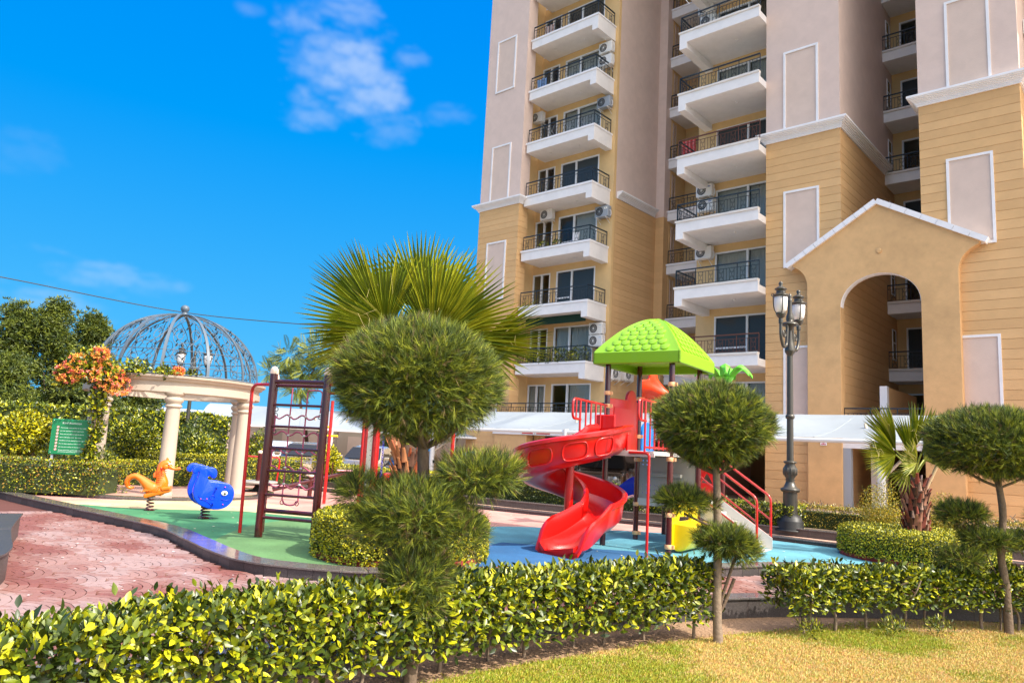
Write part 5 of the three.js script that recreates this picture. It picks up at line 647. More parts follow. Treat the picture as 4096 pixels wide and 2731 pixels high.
{ // laundry and drying racks, hung ceiling rack, loose sticks
  const cloth = (label, x, y, z, w, h, c1, c2, ry = 0) => { const g = new THREE.PlaneGeometry(w, h, 16, 8), p = g.attributes.position; for (let i = 0; i < p.count; i++) p.setZ(i, .03 * Math.sin(p.getX(i) * 18) + .02 * Math.sin(p.getY(i) * 7)); g.computeVertexNormals(); g.rotateY(ry); g.translate(x, y - h / 2, z); const T = tex(64, (u, v) => (Math.floor(u * 8) + (c2[3] ? Math.floor(v * 8) : 0)) % 2 ? c1 : c2.slice(0, 3), 1, true); g.attributes.uv && 0; tag(meshOf('hanging_cloth', g, mat([1, 1, 1], .9, { map: T, side: THREE.DoubleSide })), label, 'laundry'); };
  cloth('red striped towel drying over the narrow balcony railing', -19.4, 19.4, -35.68, .9, .95, [.78, .22, .24], [.86, .50, .50]); cloth('red checked cloth beside the striped towel', -18.5, 19.9, -35.9, .45, .85, [.75, .1, .2], [.85, .62, .66, 1]);
  cloth('pale blue cloth hung low inside a left bay balcony', -25.3, 22.3, -29.6, .7, .55, [.45, .58, .75], [.5, .62, .78]); cloth('white and red sheet drying on the top left balcony', -24.9, 25.4, -29.6, .6, .6, [.8, .74, .72], [.75, .6, .55]);
  const rack = (x, y, z, label) => { const b = mb(); for (const s of [-.45, .45]) b.bar([x - .3, y, z + s * .5], [x + .3, y + .85, z + s * .5], .014, 5).bar([x + .3, y, z + s * .5], [x - .3, y + .85, z + s * .5], .014, 5); for (let i = 0; i < 7; i++) b.bar([x - .35 + i * .12, y + .8, z - .3], [x - .35 + i * .12, y + .8, z + .3], .008, 4); tag(b.build('drying_rack', M.steel), label, 'drying rack'); };
  rack(-24.6, 18.5, -29.9, 'steel folding drying rack left on the cluttered left bay balcony'); rack(-23.4, 18.5, -30.0, 'second folding drying rack near the middle of the cluttered balcony'); rack(-22.3, 18.4, -29.8, 'drying rack at the right corner of the cluttered balcony');
  const b = mb(); for (let i = 0; i < 6; i++) b.bar([-14.6, 15.55, -30.6 + i * .14], [-12.6, 15.55, -30.6 + i * .14], .012, 5); tag(b.build('ceiling_drying_rack', M.white), 'ceiling hung drying rack of thin rods in the middle bay', 'drying rack');
  const s = mb().bar([-16.2, 24.85, -29.0], [-15.7, 23.6, -29.4], .04, 6); tag(s.build('leaning_pole', M.white), 'white pole leaning over the corner of the top middle balcony', 'pole'); const s2 = mb().bar([-16.6, 24.0, -29.0], [-16.1, 23.2, -29.4], .02, 5); tag(s2.build('leaning_stick', M.white), 'thin pale stick poking out below the leaning white pole', 'stick');
  const ch = thing('plastic_chair', 'white plastic chair on the balcony with small plants', 'chair', [-22.9, 12.1, -29.9]); mb().rbox(-22.9, 12.55, -29.9, .45, .04, .42, .015).build('seat', M.white, ch); mb().rbox(-22.9, 12.85, -30.1, .45, .55, .04, .018, 0, -.15).build('backrest', M.white, ch); for (const [a, c] of [[-.19, -.18], [.19, -.18], [-.19, .18], [.19, .18]]) mb().bar([-22.9 + a, 12.1, -29.9 + c], [-22.9 + a, 12.55, -29.9 + c], .018, 6).build('leg', M.white, ch);
}
{ // wall signs
  const sign = (name, label, w, h, x, y, z, f) => { const cv = document.createElement('canvas'); cv.width = 256; cv.height = Math.round(256 * h / w); f(cv.getContext('2d'), cv.width, cv.height); const t = new THREE.CanvasTexture(cv); t.colorSpace = THREE.SRGBColorSpace; const g = thing(name, label, 'sign', [x, y, z]); g.base = V(0, 0, 0); mb().rbox(0, 0, -.008, w, h, .014, .005).build('plate', M.white, g); const p = new THREE.PlaneGeometry(w * .97, h * .97); meshOf('print', p, mat([1, 1, 1], .4, { map: t }), g); };
  sign('no_smoking_sign', 'small square no smoking sign on the arch pier', .24, .24, -10.0, 2.55, -29.415, (x, w, h) => { x.fillStyle = '#eef0f2'; x.fillRect(0, 0, w, h); x.strokeStyle = '#b02024'; x.lineWidth = 16; x.beginPath(); x.arc(w / 2, h * .36, h * .24, 0, 7); x.stroke(); x.fillStyle = '#333'; x.fillRect(w * .3, h * .34, w * .36, h * .06); x.beginPath(); x.moveTo(w * .34, h * .2); x.lineTo(w * .66, h * .52); x.stroke(); x.fillStyle = '#c01a26'; x.fillRect(w * .14, h * .68, w * .72, h * .24); x.fillStyle = '#fff'; x.font = 'bold 30px sans-serif'; x.textAlign = 'center'; x.fillText('NO SMOKING', w / 2, h * .84, w * .64); });
  sign('no_parking_sign', 'red and white no parking banner on the slab edge', 1.9, .18, -24.0, 2.56, -28.93, (x, w, h) => { x.fillStyle = '#c8202a'; x.fillRect(0, 0, w, h); x.fillStyle = '#fff'; x.fillRect(w * .4, 0, w * .12, h); x.font = 'bold 17px sans-serif'; x.textAlign = 'center'; x.fillText('NO PARKING!', w * .2, h * .72, w * .36); x.fillText('PLEASE GIVE WAY', w * .76, h * .72, w * .44); x.strokeStyle = '#222'; x.lineWidth = 2; x.beginPath(); x.arc(w * .46, h / 2, h * .4, 0, 7); x.stroke(); x.fillStyle = '#222'; x.fillText('P', w * .46, h * .75); });
  sign('hazard_strip', 'orange and black hazard strip on the parking column', .3, .9, -16.7, 1.6, -31.58, (x, w, h) => { x.fillStyle = '#16130f'; x.fillRect(0, 0, w, h); x.strokeStyle = '#d8581c'; x.lineWidth = 60; for (let i = -1; i < 8; i++) { x.beginPath(); x.moveTo(-20, i * 150 + 100); x.lineTo(w + 20, i * 150 - 60); x.stroke(); } });
}
// ---------- leaves ----------
function leafG(L, W, fold = .25, droop = .12) { // pointed oval leaf along +y, folded along the midrib
  const S = [[0, 0], [.18, .55], [.42, 1], [.7, .78], [.88, .38], [1, 0]], p = [], q = []; for (const [y, w] of S) { const z = -droop * y * y * L; for (const s of [-1, 0, 1]) p.push(s * w * W / 2, y * L, z + Math.abs(s) * w * fold * W / 2); }
  for (let i = 0; i + 1 < S.length; i++) for (const c of [0, 1]) { const a = i * 3 + c; q.push(a, a + 1, a + 3, a + 1, a + 4, a + 3); }
  const g = new THREE.BufferGeometry(); g.setAttribute('position', new THREE.Float32BufferAttribute(p, 3)); g.setIndex(q); g.computeVertexNormals(); return g;
}
const leafLow = (L, W) => { const g = new THREE.BufferGeometry(); g.setAttribute('position', new THREE.Float32BufferAttribute([0, 0, 0, -W / 2, L * .45, W * .14, 0, L * .5, 0, W / 2, L * .45, W * .14, 0, L, -L * .1], 3)); g.setIndex([0, 2, 1, 0, 3, 2, 1, 2, 4, 2, 3, 4]); g.computeVertexNormals(); return g; };
const leafMat = (rough = .42, tr = .25) => mat([1, 1, 1], rough, { side: THREE.DoubleSide, transmission: 0, thickness: 0, clearcoat: 0 });
const hedgeLeafM = leafMat(.38), smallLeafM = leafMat(.5), needleM = leafMat(.65), treeLeafM = leafMat(.55);
const m4 = new THREE.Matrix4(), bx = V(0, 0, 0), by = V(0, 0, 0), bz = V(0, 0, 0);
function orient(p, dir, nrm, s, sx = 1) { by.copy(dir).normalize(); bx.copy(by).cross(nrm).normalize(); if (!isFinite(bx.x) || bx.lengthSq() < .1) bx.set(1, 0, 0); bz.copy(bx).cross(by).normalize(); return m4.makeBasis(bx.multiplyScalar(s * sx), by.multiplyScalar(s), bz.multiplyScalar(s)).setPosition(p); }
const rv = () => V(rr(-1, 1), rr(-1, 1), rr(-1, 1));
function leaves(parent, name, geo, m, N, sample, colour) { // one body of foliage, instanced
  const im = new THREE.InstancedMesh(geo, m, N), c = new THREE.Color(), b = rootBase(parent); for (let k = 0; k < N; k++) { const s = sample(k); s.p.sub(b); im.setMatrixAt(k, orient(s.p, s.d, s.n, s.s ?? 1, s.w ?? 1)); const q = colour(s); c.setRGB(q[0], q[1], q[2]); im.setColorAt(k, c); }
  im.name = name; im.userData.kind = 'stuff'; im.castShadow = im.receiveShadow = true; parent.add(im); return im;
}
const mixc = (a, b, t) => a.map((x, i) => lerp(x, b[i], t));
const limeMix = () => { const t = R(); return t < .30 ? mixc([.22, .25, .006], [.50, .46, .010], R()) : t < .62 ? mixc([.06, .095, .006], [.17, .20, .006], R()) : mixc([.014, .028, .004], [.05, .075, .007], R()); };  // near-black share in these leaf mixes puts foliage shade into the colour
const goldMix = () => { const t = R(); return t > .8 ? mixc([.02, .035, .004], [.06, .08, .006], R()) : t < .48 ? mixc([.34, .32, .006], [.62, .54, .008], R()) : mixc([.10, .14, .006], [.28, .28, .008], R()); };
const darkMix = () => { const t = R(); return t < .14 ? mixc([.18, .22, .01], [.36, .34, .012], R()) : mixc([.016, .034, .005], [.08, .11, .01], R()); };
// clipped hedge along a line
function hedge(name, label, P, hw, y0, y1, N, L, W, o = {}) {
  const c = new THREE.CatmullRomCurve3(P.map(p => V(p[0], 0, p[1]))), len = c.getLength(), mid = c.getPointAt(.5), t = thing(name, label, o.cat || 'hedge', [mid.x, 0, mid.z], o.group), H = y1 - y0, geo = o.low ? leafLow(L, W) : leafG(L, W), col = o.col || limeMix, M_ = o.m || hedgeLeafM;
  const sample = () => { const u = R() * (1 + .5 * hw / len * 2) - .25 * hw / len * 2, uu = clamp(u, 0, 1), p = c.getPointAt(uu), tg = c.getTangentAt(uu), sd = V(-tg.z, 0, tg.x), wob = .5 * (fbm(p.x * 2.2 + 70, p.z * 2.2 + 70, 999, 5, 3) - .5);
    const per = 2 * H + 2 * hw, k = R() * per, deep = R() < .72 ? rr(0, .05) : rr(.04, Math.min(hw * .8, .22)); let s, y, n; const HT = H * (1 + wob * (o.wob ?? .3));
    if (k < 2 * hw) { s = lerp(-hw, hw, k / (2 * hw)); y = HT - deep; n = V(0, 1, 0); } else { const q = (k - 2 * hw) / (2 * H), side = q < .5 ? 1 : -1; y = HT * Math.pow((q % .5) * 2, .8); s = side * (hw - deep); n = sd.clone().multiplyScalar(side); }
    const rc = .10; if (Math.abs(s) > hw - rc && y > HT - rc) { const ex = Math.abs(s) - (hw - rc), ey = y - (HT - rc), l = Math.hypot(ex, ey); if (l > rc) { s = Math.sign(s) * (hw - rc + ex / l * rc); y = HT - rc + ey / l * rc; } }
    const pt = V(p.x + sd.x * s, y0 + y, p.z + sd.z * s); if (u < 0 || u > 1) { const e = u < 0 ? -1 : 1, a = rr(0, hw * .5); pt.addScaledVector(tg, e * a); n = tg.clone().multiplyScalar(e); }
    if (o.spray && R() < o.spray) pt.y += rr(.02, .10);
    const d = n.clone().multiplyScalar(.55).add(rv().multiplyScalar(.75)).add(V(0, .35, 0)), f = n.clone().multiplyScalar(.8).add(V(0, .7, 0)).add(rv().multiplyScalar(.6)); return { p: pt, d, n: f, s: rr(.65, 1.18), w: rr(.85, 1.1) }; };
  let list = []; for (let k = 0; k < N; k++) list.push(sample());
  if (o.singles) { const q = s => { const e = s.p.clone().sub(camera.position), dpt = -.6606 * e.x + .1442 * e.y - .7367 * e.z, sx = (.7486 * e.x + .0528 * e.y - .6609 * e.z) / dpt; return dpt > 1 && Math.abs(sx) < .66 ? dpt : 99; }; list = list.map(s => [q(s), s]).sort((a, b) => a[0] - b[0]).map(a => a[1]); const ms = [...Array(9)].map(() => mat(col(), .38, { side: THREE.DoubleSide })); for (const s of list.splice(0, 300)) { const l = meshOf('leaf', geo, pick(ms), t); l.applyMatrix4(orient(s.p.clone().sub(t.base), s.d, s.n, s.s, s.w)); } }
  leaves(t, 'foliage', geo, M_, list.length, k => list[k], col);
  if (o.core) { const pts = []; for (let k = 0; k <= 24; k++) { const p = c.getPointAt(k / 24), tg = c.getTangentAt(k / 24); pts.push({ p: V(p.x, 0, p.z), n: V(-tg.z, 0, tg.x), u: V(0, 1, 0), prof: [[-hw + .07, y0 + .02], [-hw + .07, y1 - .14], [hw - .07, y1 - .14], [hw - .07, y0 + .02]] }); } mb().add(smooth(sweep(pts, null), .3)).build('shade_core', mat([.035, .05, .012], 1), t); }  // solid dark core added inside the hedge to block light between leaves
  if (o.stems) for (let k = 0; k < o.stems; k++) { const u = (k + rr(.2, .8)) / o.stems, p = c.getPointAt(u), tg = c.getTangentAt(u), sd = V(-tg.z, 0, tg.x), s0 = rr(-.5, .9) * hw * .5, b = mb(), x = p.x + sd.x * s0, z = p.z + sd.z * s0, yb = o.yb; const top = V(x + rr(-.05, .05), yb + rr(.25, .36), z + rr(-.05, .05)); b.tube([[x, yb - .03, z], [x + rr(-.02, .02), yb + .15, z + rr(-.02, .02)], top], rr(.013, .02), 8, 6); for (let i = 0; i < 4; i++) b.tube([top, [top.x + rr(-.12, .12), top.y + .12, top.z + rr(-.12, .12)], [top.x + rr(-.22, .22), top.y + rr(.2, .34), top.z + rr(-.22, .22)]], rr(.006, .010), 7, 5); b.build('stem', M.barkL, t); }
  return t;
}
hedge('clipped_hedge', 'near leafy hedge with bare woody stems running from the bottom left corner', [[-4.75, .2], [-4.68, -1.2], [-4.72, -2.4], [-4.62, -3.9], [-4.48, -5.2], [-4.22, -6.3], [-3.88, -7.45]], .27, -.02, .55, 25000, .08, .036, { singles: 1, stems: 17, yb: -.19, spray: .06, wob: .28 });
hedge('clipped_hedge', 'leafy hedge on slender stems beside the lawn on the right', [[-3.28, -8.42], [-2.88, -9.3], [-2.4, -10.1], [-1.75, -10.9], [-.9, -11.7]], .23, .05, .48, 14000, .074, .033, { singles: 1, stems: 13, yb: -.19, spray: .06, wob: .3 });
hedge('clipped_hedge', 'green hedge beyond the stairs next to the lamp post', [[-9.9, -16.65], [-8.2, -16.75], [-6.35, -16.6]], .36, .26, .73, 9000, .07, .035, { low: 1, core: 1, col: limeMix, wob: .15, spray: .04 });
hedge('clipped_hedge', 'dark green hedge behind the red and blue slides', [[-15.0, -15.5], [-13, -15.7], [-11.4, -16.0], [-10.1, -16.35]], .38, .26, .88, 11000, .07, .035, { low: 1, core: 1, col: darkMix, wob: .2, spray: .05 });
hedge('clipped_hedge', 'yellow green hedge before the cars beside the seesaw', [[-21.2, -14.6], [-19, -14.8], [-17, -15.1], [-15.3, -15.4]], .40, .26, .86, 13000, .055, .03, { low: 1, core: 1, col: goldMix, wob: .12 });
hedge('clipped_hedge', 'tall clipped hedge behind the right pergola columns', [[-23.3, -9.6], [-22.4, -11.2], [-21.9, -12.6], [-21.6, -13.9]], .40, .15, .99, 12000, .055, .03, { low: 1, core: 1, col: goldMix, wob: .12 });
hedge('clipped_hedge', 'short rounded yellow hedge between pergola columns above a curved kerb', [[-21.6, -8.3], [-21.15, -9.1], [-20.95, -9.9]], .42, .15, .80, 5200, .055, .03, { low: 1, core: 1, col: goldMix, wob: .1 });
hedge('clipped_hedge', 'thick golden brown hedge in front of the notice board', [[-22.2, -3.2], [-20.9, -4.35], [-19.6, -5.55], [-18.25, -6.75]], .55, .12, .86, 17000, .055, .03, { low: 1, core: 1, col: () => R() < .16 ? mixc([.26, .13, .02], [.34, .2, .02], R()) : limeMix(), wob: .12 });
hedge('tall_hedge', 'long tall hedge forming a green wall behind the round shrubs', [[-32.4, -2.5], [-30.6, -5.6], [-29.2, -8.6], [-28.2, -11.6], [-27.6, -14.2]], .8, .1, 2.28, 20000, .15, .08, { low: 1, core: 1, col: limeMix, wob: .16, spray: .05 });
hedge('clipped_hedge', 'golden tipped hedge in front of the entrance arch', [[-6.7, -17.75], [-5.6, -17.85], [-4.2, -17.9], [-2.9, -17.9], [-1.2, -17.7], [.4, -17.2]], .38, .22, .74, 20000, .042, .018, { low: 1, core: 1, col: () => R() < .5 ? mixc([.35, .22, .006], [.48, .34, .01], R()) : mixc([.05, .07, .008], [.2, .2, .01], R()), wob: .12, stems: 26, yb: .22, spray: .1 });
// round clipped hedges with a palm in the middle
function roundHedge(label, x, z, rx, rz, y0, y1, N, tilt = 0) {
  const t = thing('round_hedge', label, 'hedge', [x, 0, z]), H = y1 - y0; const outl = a => 1 + .02 * Math.sin(3 * a + x) + .015 * Math.sin(7 * a);
  leaves(t, 'foliage', leafLow(.036, .021), smallLeafM, N, () => { const a = rr(0, 2 * PI), k = R(), rc = .12, A = rx * .5 * rx, S = rx * H * 2; let rad, y, n; if (k < A / (A + S * .75)) { rad = Math.sqrt(R()); y = H; n = V(0, 1, 0); } else { rad = 1; y = H * Math.pow(R(), .85); n = V(Math.cos(a), 0, Math.sin(a)); }
    const o = outl(a); let px = rad * rx * o, pz = rad * rz * o; const ed = Math.max(0, rad * rx - (rx - rc)), ey = Math.max(0, y - (H - rc)), l = Math.hypot(ed, ey); if (l > rc) { const f = rc / l; px -= ed * (1 - f); pz -= ed * (1 - f); y -= ey * (1 - f); n = V(Math.cos(a) * ed, ey, Math.sin(a) * ed).normalize(); }
    const dp = R() < .8 ? rr(-.02, .02) : rr(-.06, 0); const bump = .04 * (fbm(a * 6 + 9, rad * 6 + y * 8 + 9, 999, 3, 3) - .5); const p = V(x + px * Math.cos(a) + n.x * (dp + bump), y0 + y + n.y * (dp + bump), z + pz * Math.sin(a) + n.z * (dp + bump)); return { p, d: n.clone().multiplyScalar(.5).add(rv().multiplyScalar(.8)).add(V(0, .3, 0)), n: n.clone().add(V(0, .5, 0)).add(rv().multiplyScalar(.7)), s: rr(.7, 1.25) }; }, goldMix);
  const g = new THREE.LatheGeometry([[0, y0 - .02], [1, y0 - .02], [1, y1 - .14], [.9, y1 - .07], [0, y1 - .06]].map(p => new THREE.Vector2(...p)), 48); g.scale(rx - .06, 1, rz - .06); g.translate(x, 0, z); mb().add(g).build('shade_core', mat([.04, .055, .012], 1), t);  // solid dark core added under the leaf shell, keeps light from passing through
  const e = new THREE.LatheGeometry([[.93, RUB - .05], [.985, RUB - .05], [.99, RUB + .05], [.975, RUB + .07], [.93, RUB + .07]].map(p => new THREE.Vector2(...p)), 64); e.scale(rx, 1, rz); e.translate(x, 0, z); mb().add(e).build('planter_edge', rub([.30, .035, .03]), t);
  return t;
}
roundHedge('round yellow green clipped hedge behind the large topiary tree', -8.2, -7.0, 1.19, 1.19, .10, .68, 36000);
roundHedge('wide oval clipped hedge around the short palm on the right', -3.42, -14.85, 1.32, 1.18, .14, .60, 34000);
// conical golden shrubs and loose shrubs
function blob(name, label, cat, parts, N, geo, m, col, o = {}) { // foliage in several ellipsoids: [x,y,z,rx,ry,rz]
  const a = parts[0], t = thing(name, label, cat, [a[0], o.y0 ?? 0, a[2]], o.group), tot = parts.reduce((s, p) => s + p[3] * p[4], 0);
  leaves(t, o.part || 'foliage', geo, m, N, () => { let k = R() * tot, i = 0; while (i < parts.length - 1 && (k -= parts[i][3] * parts[i][4]) > 0) i++; const p = parts[i], d = rv(); while (d.lengthSq() > 1 || d.lengthSq() < .01) d.copy(rv()); d.normalize(); const r = Math.pow(R(), o.pw ?? .35); const nz = 1 + (o.rough ?? .35) * (fbm(d.x * 2.5 + p[0] * 3 + 60, d.y * 2.5 + d.z * 2 + 60, 999, 8, 3) - .5) * 2; return { p: V(p[0] + d.x * p[3] * r * nz, p[1] + d.y * p[4] * r * nz, p[2] + d.z * p[5] * r * nz), d: d.clone().multiplyScalar(o.out ?? .6).add(rv().multiplyScalar(.7)).add(V(0, o.up ?? .3, 0)), n: d.clone().add(V(0, .6, 0)).add(rv().multiplyScalar(.7)), s: rr(.65, 1.25) }; }, col);
  return t;
}
function stemsOf(t, list, m = M.barkL) { for (const [pts, r0, r1] of list) { const c = new THREE.CatmullRomCurve3(pts.map(p => V(...p))), path = [], n = 14; for (let i = 0; i <= n; i++) { const s = i / n, p = c.getPoint(s), tg = c.getTangent(s), a = Math.abs(tg.y) > .9 ? V(1, 0, 0) : V(0, 1, 0), nn = a.clone().cross(tg).normalize(), r = lerp(r0, r1, s) * (1 + .06 * Math.sin(i * 2.3)), pr = []; for (let k = 0; k < 9; k++) pr.push([r * Math.cos(-k / 9 * 2 * PI), r * Math.sin(-k / 9 * 2 * PI)]); path.push({ p, n: nn, u: tg.clone().cross(nn), prof: pr }); } mb().add(smooth(sweep(path, null), 1.2)).build('trunk', m, t); } }
const gold2 = () => R() < .5 ? mixc([.38, .24, .006], [.5, .38, .01], R()) : mixc([.07, .09, .008], [.24, .24, .01], R());
blob('conical_shrub', 'golden conical shrub left of the short palm trunk', 'shrub', [[-4.7, .75, -17.3, .42, .65, .42], [-4.66, .5, -17.3, .5, .4, .5]], 9000, leafLow(.035, .014), smallLeafM, gold2, { up: .9, rough: .25 });
blob('conical_shrub', 'yellow green conical shrub right of the short palm trunk', 'shrub', [[-3.55, .65, -17.4, .42, .55, .42], [-3.5, .45, -17.4, .5, .4, .5]], 8000, leafLow(.035, .014), smallLeafM, gold2, { up: .9, rough: .25 });
{ const a = blob('round_shrub', 'round clipped shrub on thin stems left of the notice board', 'shrub', [[-22.2, 1.38, -6.1, .66, .60, .66]], 6500, leafLow(.09, .05), hedgeLeafM, goldMix, { rough: .12, pw: .25 }); stemsOf(a, [[[[-22.1, 0, -6.1], [-22.2, .5, -6.1], [-22.3, 1.2, -6.0]], .05, .03], [[[-22.1, 0, -6.2], [-22.0, .5, -6.2], [-21.9, 1.2, -6.3]], .04, .03], [[[-22.15, 0, -6.05], [-22.25, .5, -5.9], [-22.5, 1.1, -5.8]], .035, .02]]);
  const b = blob('round_shrub', 'round clipped shrub seen between the pergola columns', 'shrub', [[-23.8, 1.35, -9.45, .72, .62, .72]], 6500, leafLow(.09, .05), hedgeLeafM, limeMix, { rough: .14, pw: .25 }); stemsOf(b, [[[[-23.8, 0, -9.45], [-23.85, .5, -9.4], [-23.9, 1.2, -9.4]], .05, .03], [[[-23.7, 0, -9.5], [-23.6, .5, -9.5], [-23.5, 1.2, -9.6]], .04, .03]]);
  blob('leafy_shrub', 'loose leafy shrub in front of the white sedan', 'shrub', [[-23.2, 1.1, -11.3, .5, .55, .5], [-22.9, .9, -11.7, .4, .4, .4]], 3800, leafLow(.10, .05), hedgeLeafM, limeMix, { rough: .4 }); blob('leafy_shrub', 'narrow upright shrub behind the right pergola columns', 'shrub', [[-22.5, 1.25, -12.9, .34, .62, .34], [-22.5, .9, -12.9, .4, .4, .4]], 3000, leafLow(.09, .045), hedgeLeafM, limeMix, { rough: .3 }); blob('leafy_shrub', 'small bright shrub behind the rope net beside the hedge', 'shrub', [[-20.6, 1.0, -14.3, .42, .42, .42]], 2600, leafLow(.09, .045), hedgeLeafM, goldMix, { rough: .35 }); blob('leafy_shrub', 'dark shrub in shade behind the round shrub and pergola', 'shrub', [[-25.2, .9, -11.6, .9, .9, .6], [-26, 1.2, -12.4, .8, .9, .6]], 4500, leafLow(.13, .06), hedgeLeafM, darkMix, { rough: .3 }); blob('leafy_shrub', 'low mixed shrubs below the notice board by the pergola', 'shrub', [[-20.6, .6, -7.4, .55, .5, .5], [-21.3, .7, -6.6, .6, .55, .5]], 3600, leafLow(.08, .04), hedgeLeafM, limeMix, { rough: .35 });
}
// tall trees at the left edge
function columnTree(label, x, z, top, w, N) { const parts = []; for (let i = 0; i < 13; i++) { const s = i / 12, y = lerp(1.2, top - .5, s), r = w * (1.0 - .45 * s) * rr(.7, 1.15); const a = rr(0, 6.3); parts.push([x + .5 * w * (1.15 - s) * Math.cos(a), y, z + .5 * w * (1.15 - s) * Math.sin(a), r * .78, .62, r * .78]); } const g = (() => { const L = []; for (let k = 0; k < 5; k++) { const l = leafLow(.20, .06); l.applyMatrix4(new THREE.Matrix4().makeRotationFromEuler(new THREE.Euler(rr(-.5, .5), k * 1.26, rr(.4, 1.1)))); L.push(l); } return mergeGeometries(L); })(); parts[0][0] = x; parts[0][2] = z; const t = blob('tall_tree', label, 'tree', parts, N, g, treeLeafM, () => mixc([.025, .05, .008], [.17, .20, .015], Math.pow(R(), 1.4)), { rough: .6, pw: .5, part: 'crown' }); stemsOf(t, [[[[x, 0, z], [x + .1, top * .4, z], [x, top * .92, z]], .16, .03], [[[x, top * .3, z], [x + .6, top * .42, z + .3], [x + .9, top * .52, z + .5]], .06, .02], [[[x, top * .4, z], [x - .5, top * .5, z - .3], [x - .8, top * .62, z - .4]], .05, .02]], M.bark); return t; }
columnTree('tall slender tree cut by the left edge of the picture', -40.6, -8.3, 7.7, 2.0, 6200); columnTree('tall tree second from the left above the hedge', -40.6, -10.2, 7.3, 1.9, 6000); columnTree('pointed tall tree in the middle of the left group', -40.0, -11.6, 7.7, 2.0, 6200); columnTree('tall tree with feathery tip right in the left group', -39.6, -13.0, 7.2, 1.9, 6000); columnTree('lower bushy tree at the foot of the left group', -38, -9.2, 4.6, 2.2, 4600); columnTree('lower bushy tree behind the flowering vine', -37.4, -12.2, 4.8, 2.2, 4600); columnTree('small tree seen through the pergola beside the column', -38.2, -15.2, 4.3, 1.8, 3600); columnTree('dark background tree behind the parked sedans', -42, -34, 4.2, 2.2, 3000); columnTree('background tree behind the canopy pole and sedans', -36, -31, 4.0, 2.0, 3000);
{ // feathery tree behind the ladder
  const fern = (() => { const L = []; for (let k = 0; k < 11; k++) for (const s of [-1, 1]) { const l = leafLow(.17 * Math.sin(PI * clamp((k + 1.5) / 13, 0, 1)) + .05, .045); l.rotateZ(-s * 1.1); l.translate(0, .06 + k * .062, -.02 * k * k * .05); L.push(l); } return mergeGeometries(L); })();
  const P = [[-38.6, 6.3, -23.4, .8, .5, .8], [-37.6, 6.9, -24.7, .9, .6, .9], [-39.0, 5.3, -22.6, .7, .35, .7], [-37.9, 5.4, -24.2, 1.0, .6, 1.0], [-38.1, 4.6, -24.0, .7, .5, .7], [-37.2, 5.9, -25.3, .9, .6, .9]];
  const t = blob('feathery_tree', 'feathery leaved tree rising behind the climbing ladder', 'tree', P, 620, fern, treeLeafM, () => mixc([.06, .10, .012], [.26, .28, .02], R()), { out: 1.2, up: -.1, rough: .5, pw: .6, part: 'crown' }); stemsOf(t, [[[[-37.6, 0, -24.8], [-37.8, 2.2, -24.5], [-38.0, 3.8, -24.1], [-38.0, 5.2, -24.1]], .13, .05], [[[-38, 4.2, -24.1], [-38.4, 5.2, -23.6], [-38.7, 6.2, -23.3]], .05, .02], [[[-38, 4.6, -24.1], [-37.7, 5.6, -24.6], [-37.6, 6.7, -24.8]], .05, .02], [[[-38, 4.0, -24.1], [-38.7, 4.8, -23], [-39.1, 5.3, -22.5]], .04, .015]], M.bark);
}
// flowering vine on the pergola
{ const t = blob('flowering_vine', 'orange flowering vine climbing the left pergola column and beam', 'vine', [[-18.5, 3.05, -6.1, .42, .42, .4], [-18.35, 2.85, -6.55, .4, .36, .4], [-18.15, 3.05, -7.1, .3, .22, .3], [-17.75, 3.02, -7.6, .26, .14, .26], [-17.72, 3.0, -8.15, .22, .1, .22], [-18.7, 2.75, -5.75, .26, .3, .26], [-18.4, 2.2, -6.4, .2, .4, .2], [-18.45, 1.5, -6.45, .14, .5, .14], [-18.5, .9, -6.4, .16, .3, .16]], 5200, leafLow(.10, .06), hedgeLeafM, limeMix, { rough: .55, pw: .6 });
  const fl = (() => { const L = []; for (let k = 0; k < 7; k++) { const l = leafLow(.07, .026); l.applyMatrix4(new THREE.Matrix4().makeRotationFromEuler(new THREE.Euler(rr(-1, 1), k * .9, rr(.3, 1.4)))); L.push(l); } return mergeGeometries(L); })();
  const S = [[-18.5, 3.0, -6.05, .36], [-18.35, 2.8, -6.5, .36], [-18.65, 2.8, -5.8, .25], [-18.25, 2.62, -6.75, .26], [-18.3, 3.3, -6.3, .16], [-17.72, 3.06, -7.85, .1]];
  leaves(t, 'flowers', fl, mat([1, 1, 1], .6, { side: THREE.DoubleSide }), 520, () => { const s = pick(S), d = rv().normalize(); return { p: V(s[0] + .12 + d.x * s[3], s[1] + d.y * s[3] * .8, s[2] + .06 + d.z * s[3]), d: d.clone().add(rv()), n: rv(), s: rr(.7, 1.2) }; }, () => R() < .6 ? mixc([.70, .22, .04], [.75, .40, .06], R()) : mixc([.66, .09, .06], [.75, .2, .14], R()));
  stemsOf(t, [[[[-18.6, .15, -6.5], [-18.5, 1, -6.45], [-18.6, 1.9, -6.5], [-18.4, 2.6, -6.5]], .025, .018], [[[-18.5, .15, -6.6], [-18.65, .9, -6.3], [-18.4, 1.7, -6.4], [-18.5, 2.7, -6.3]], .02, .012]], M.bark); }
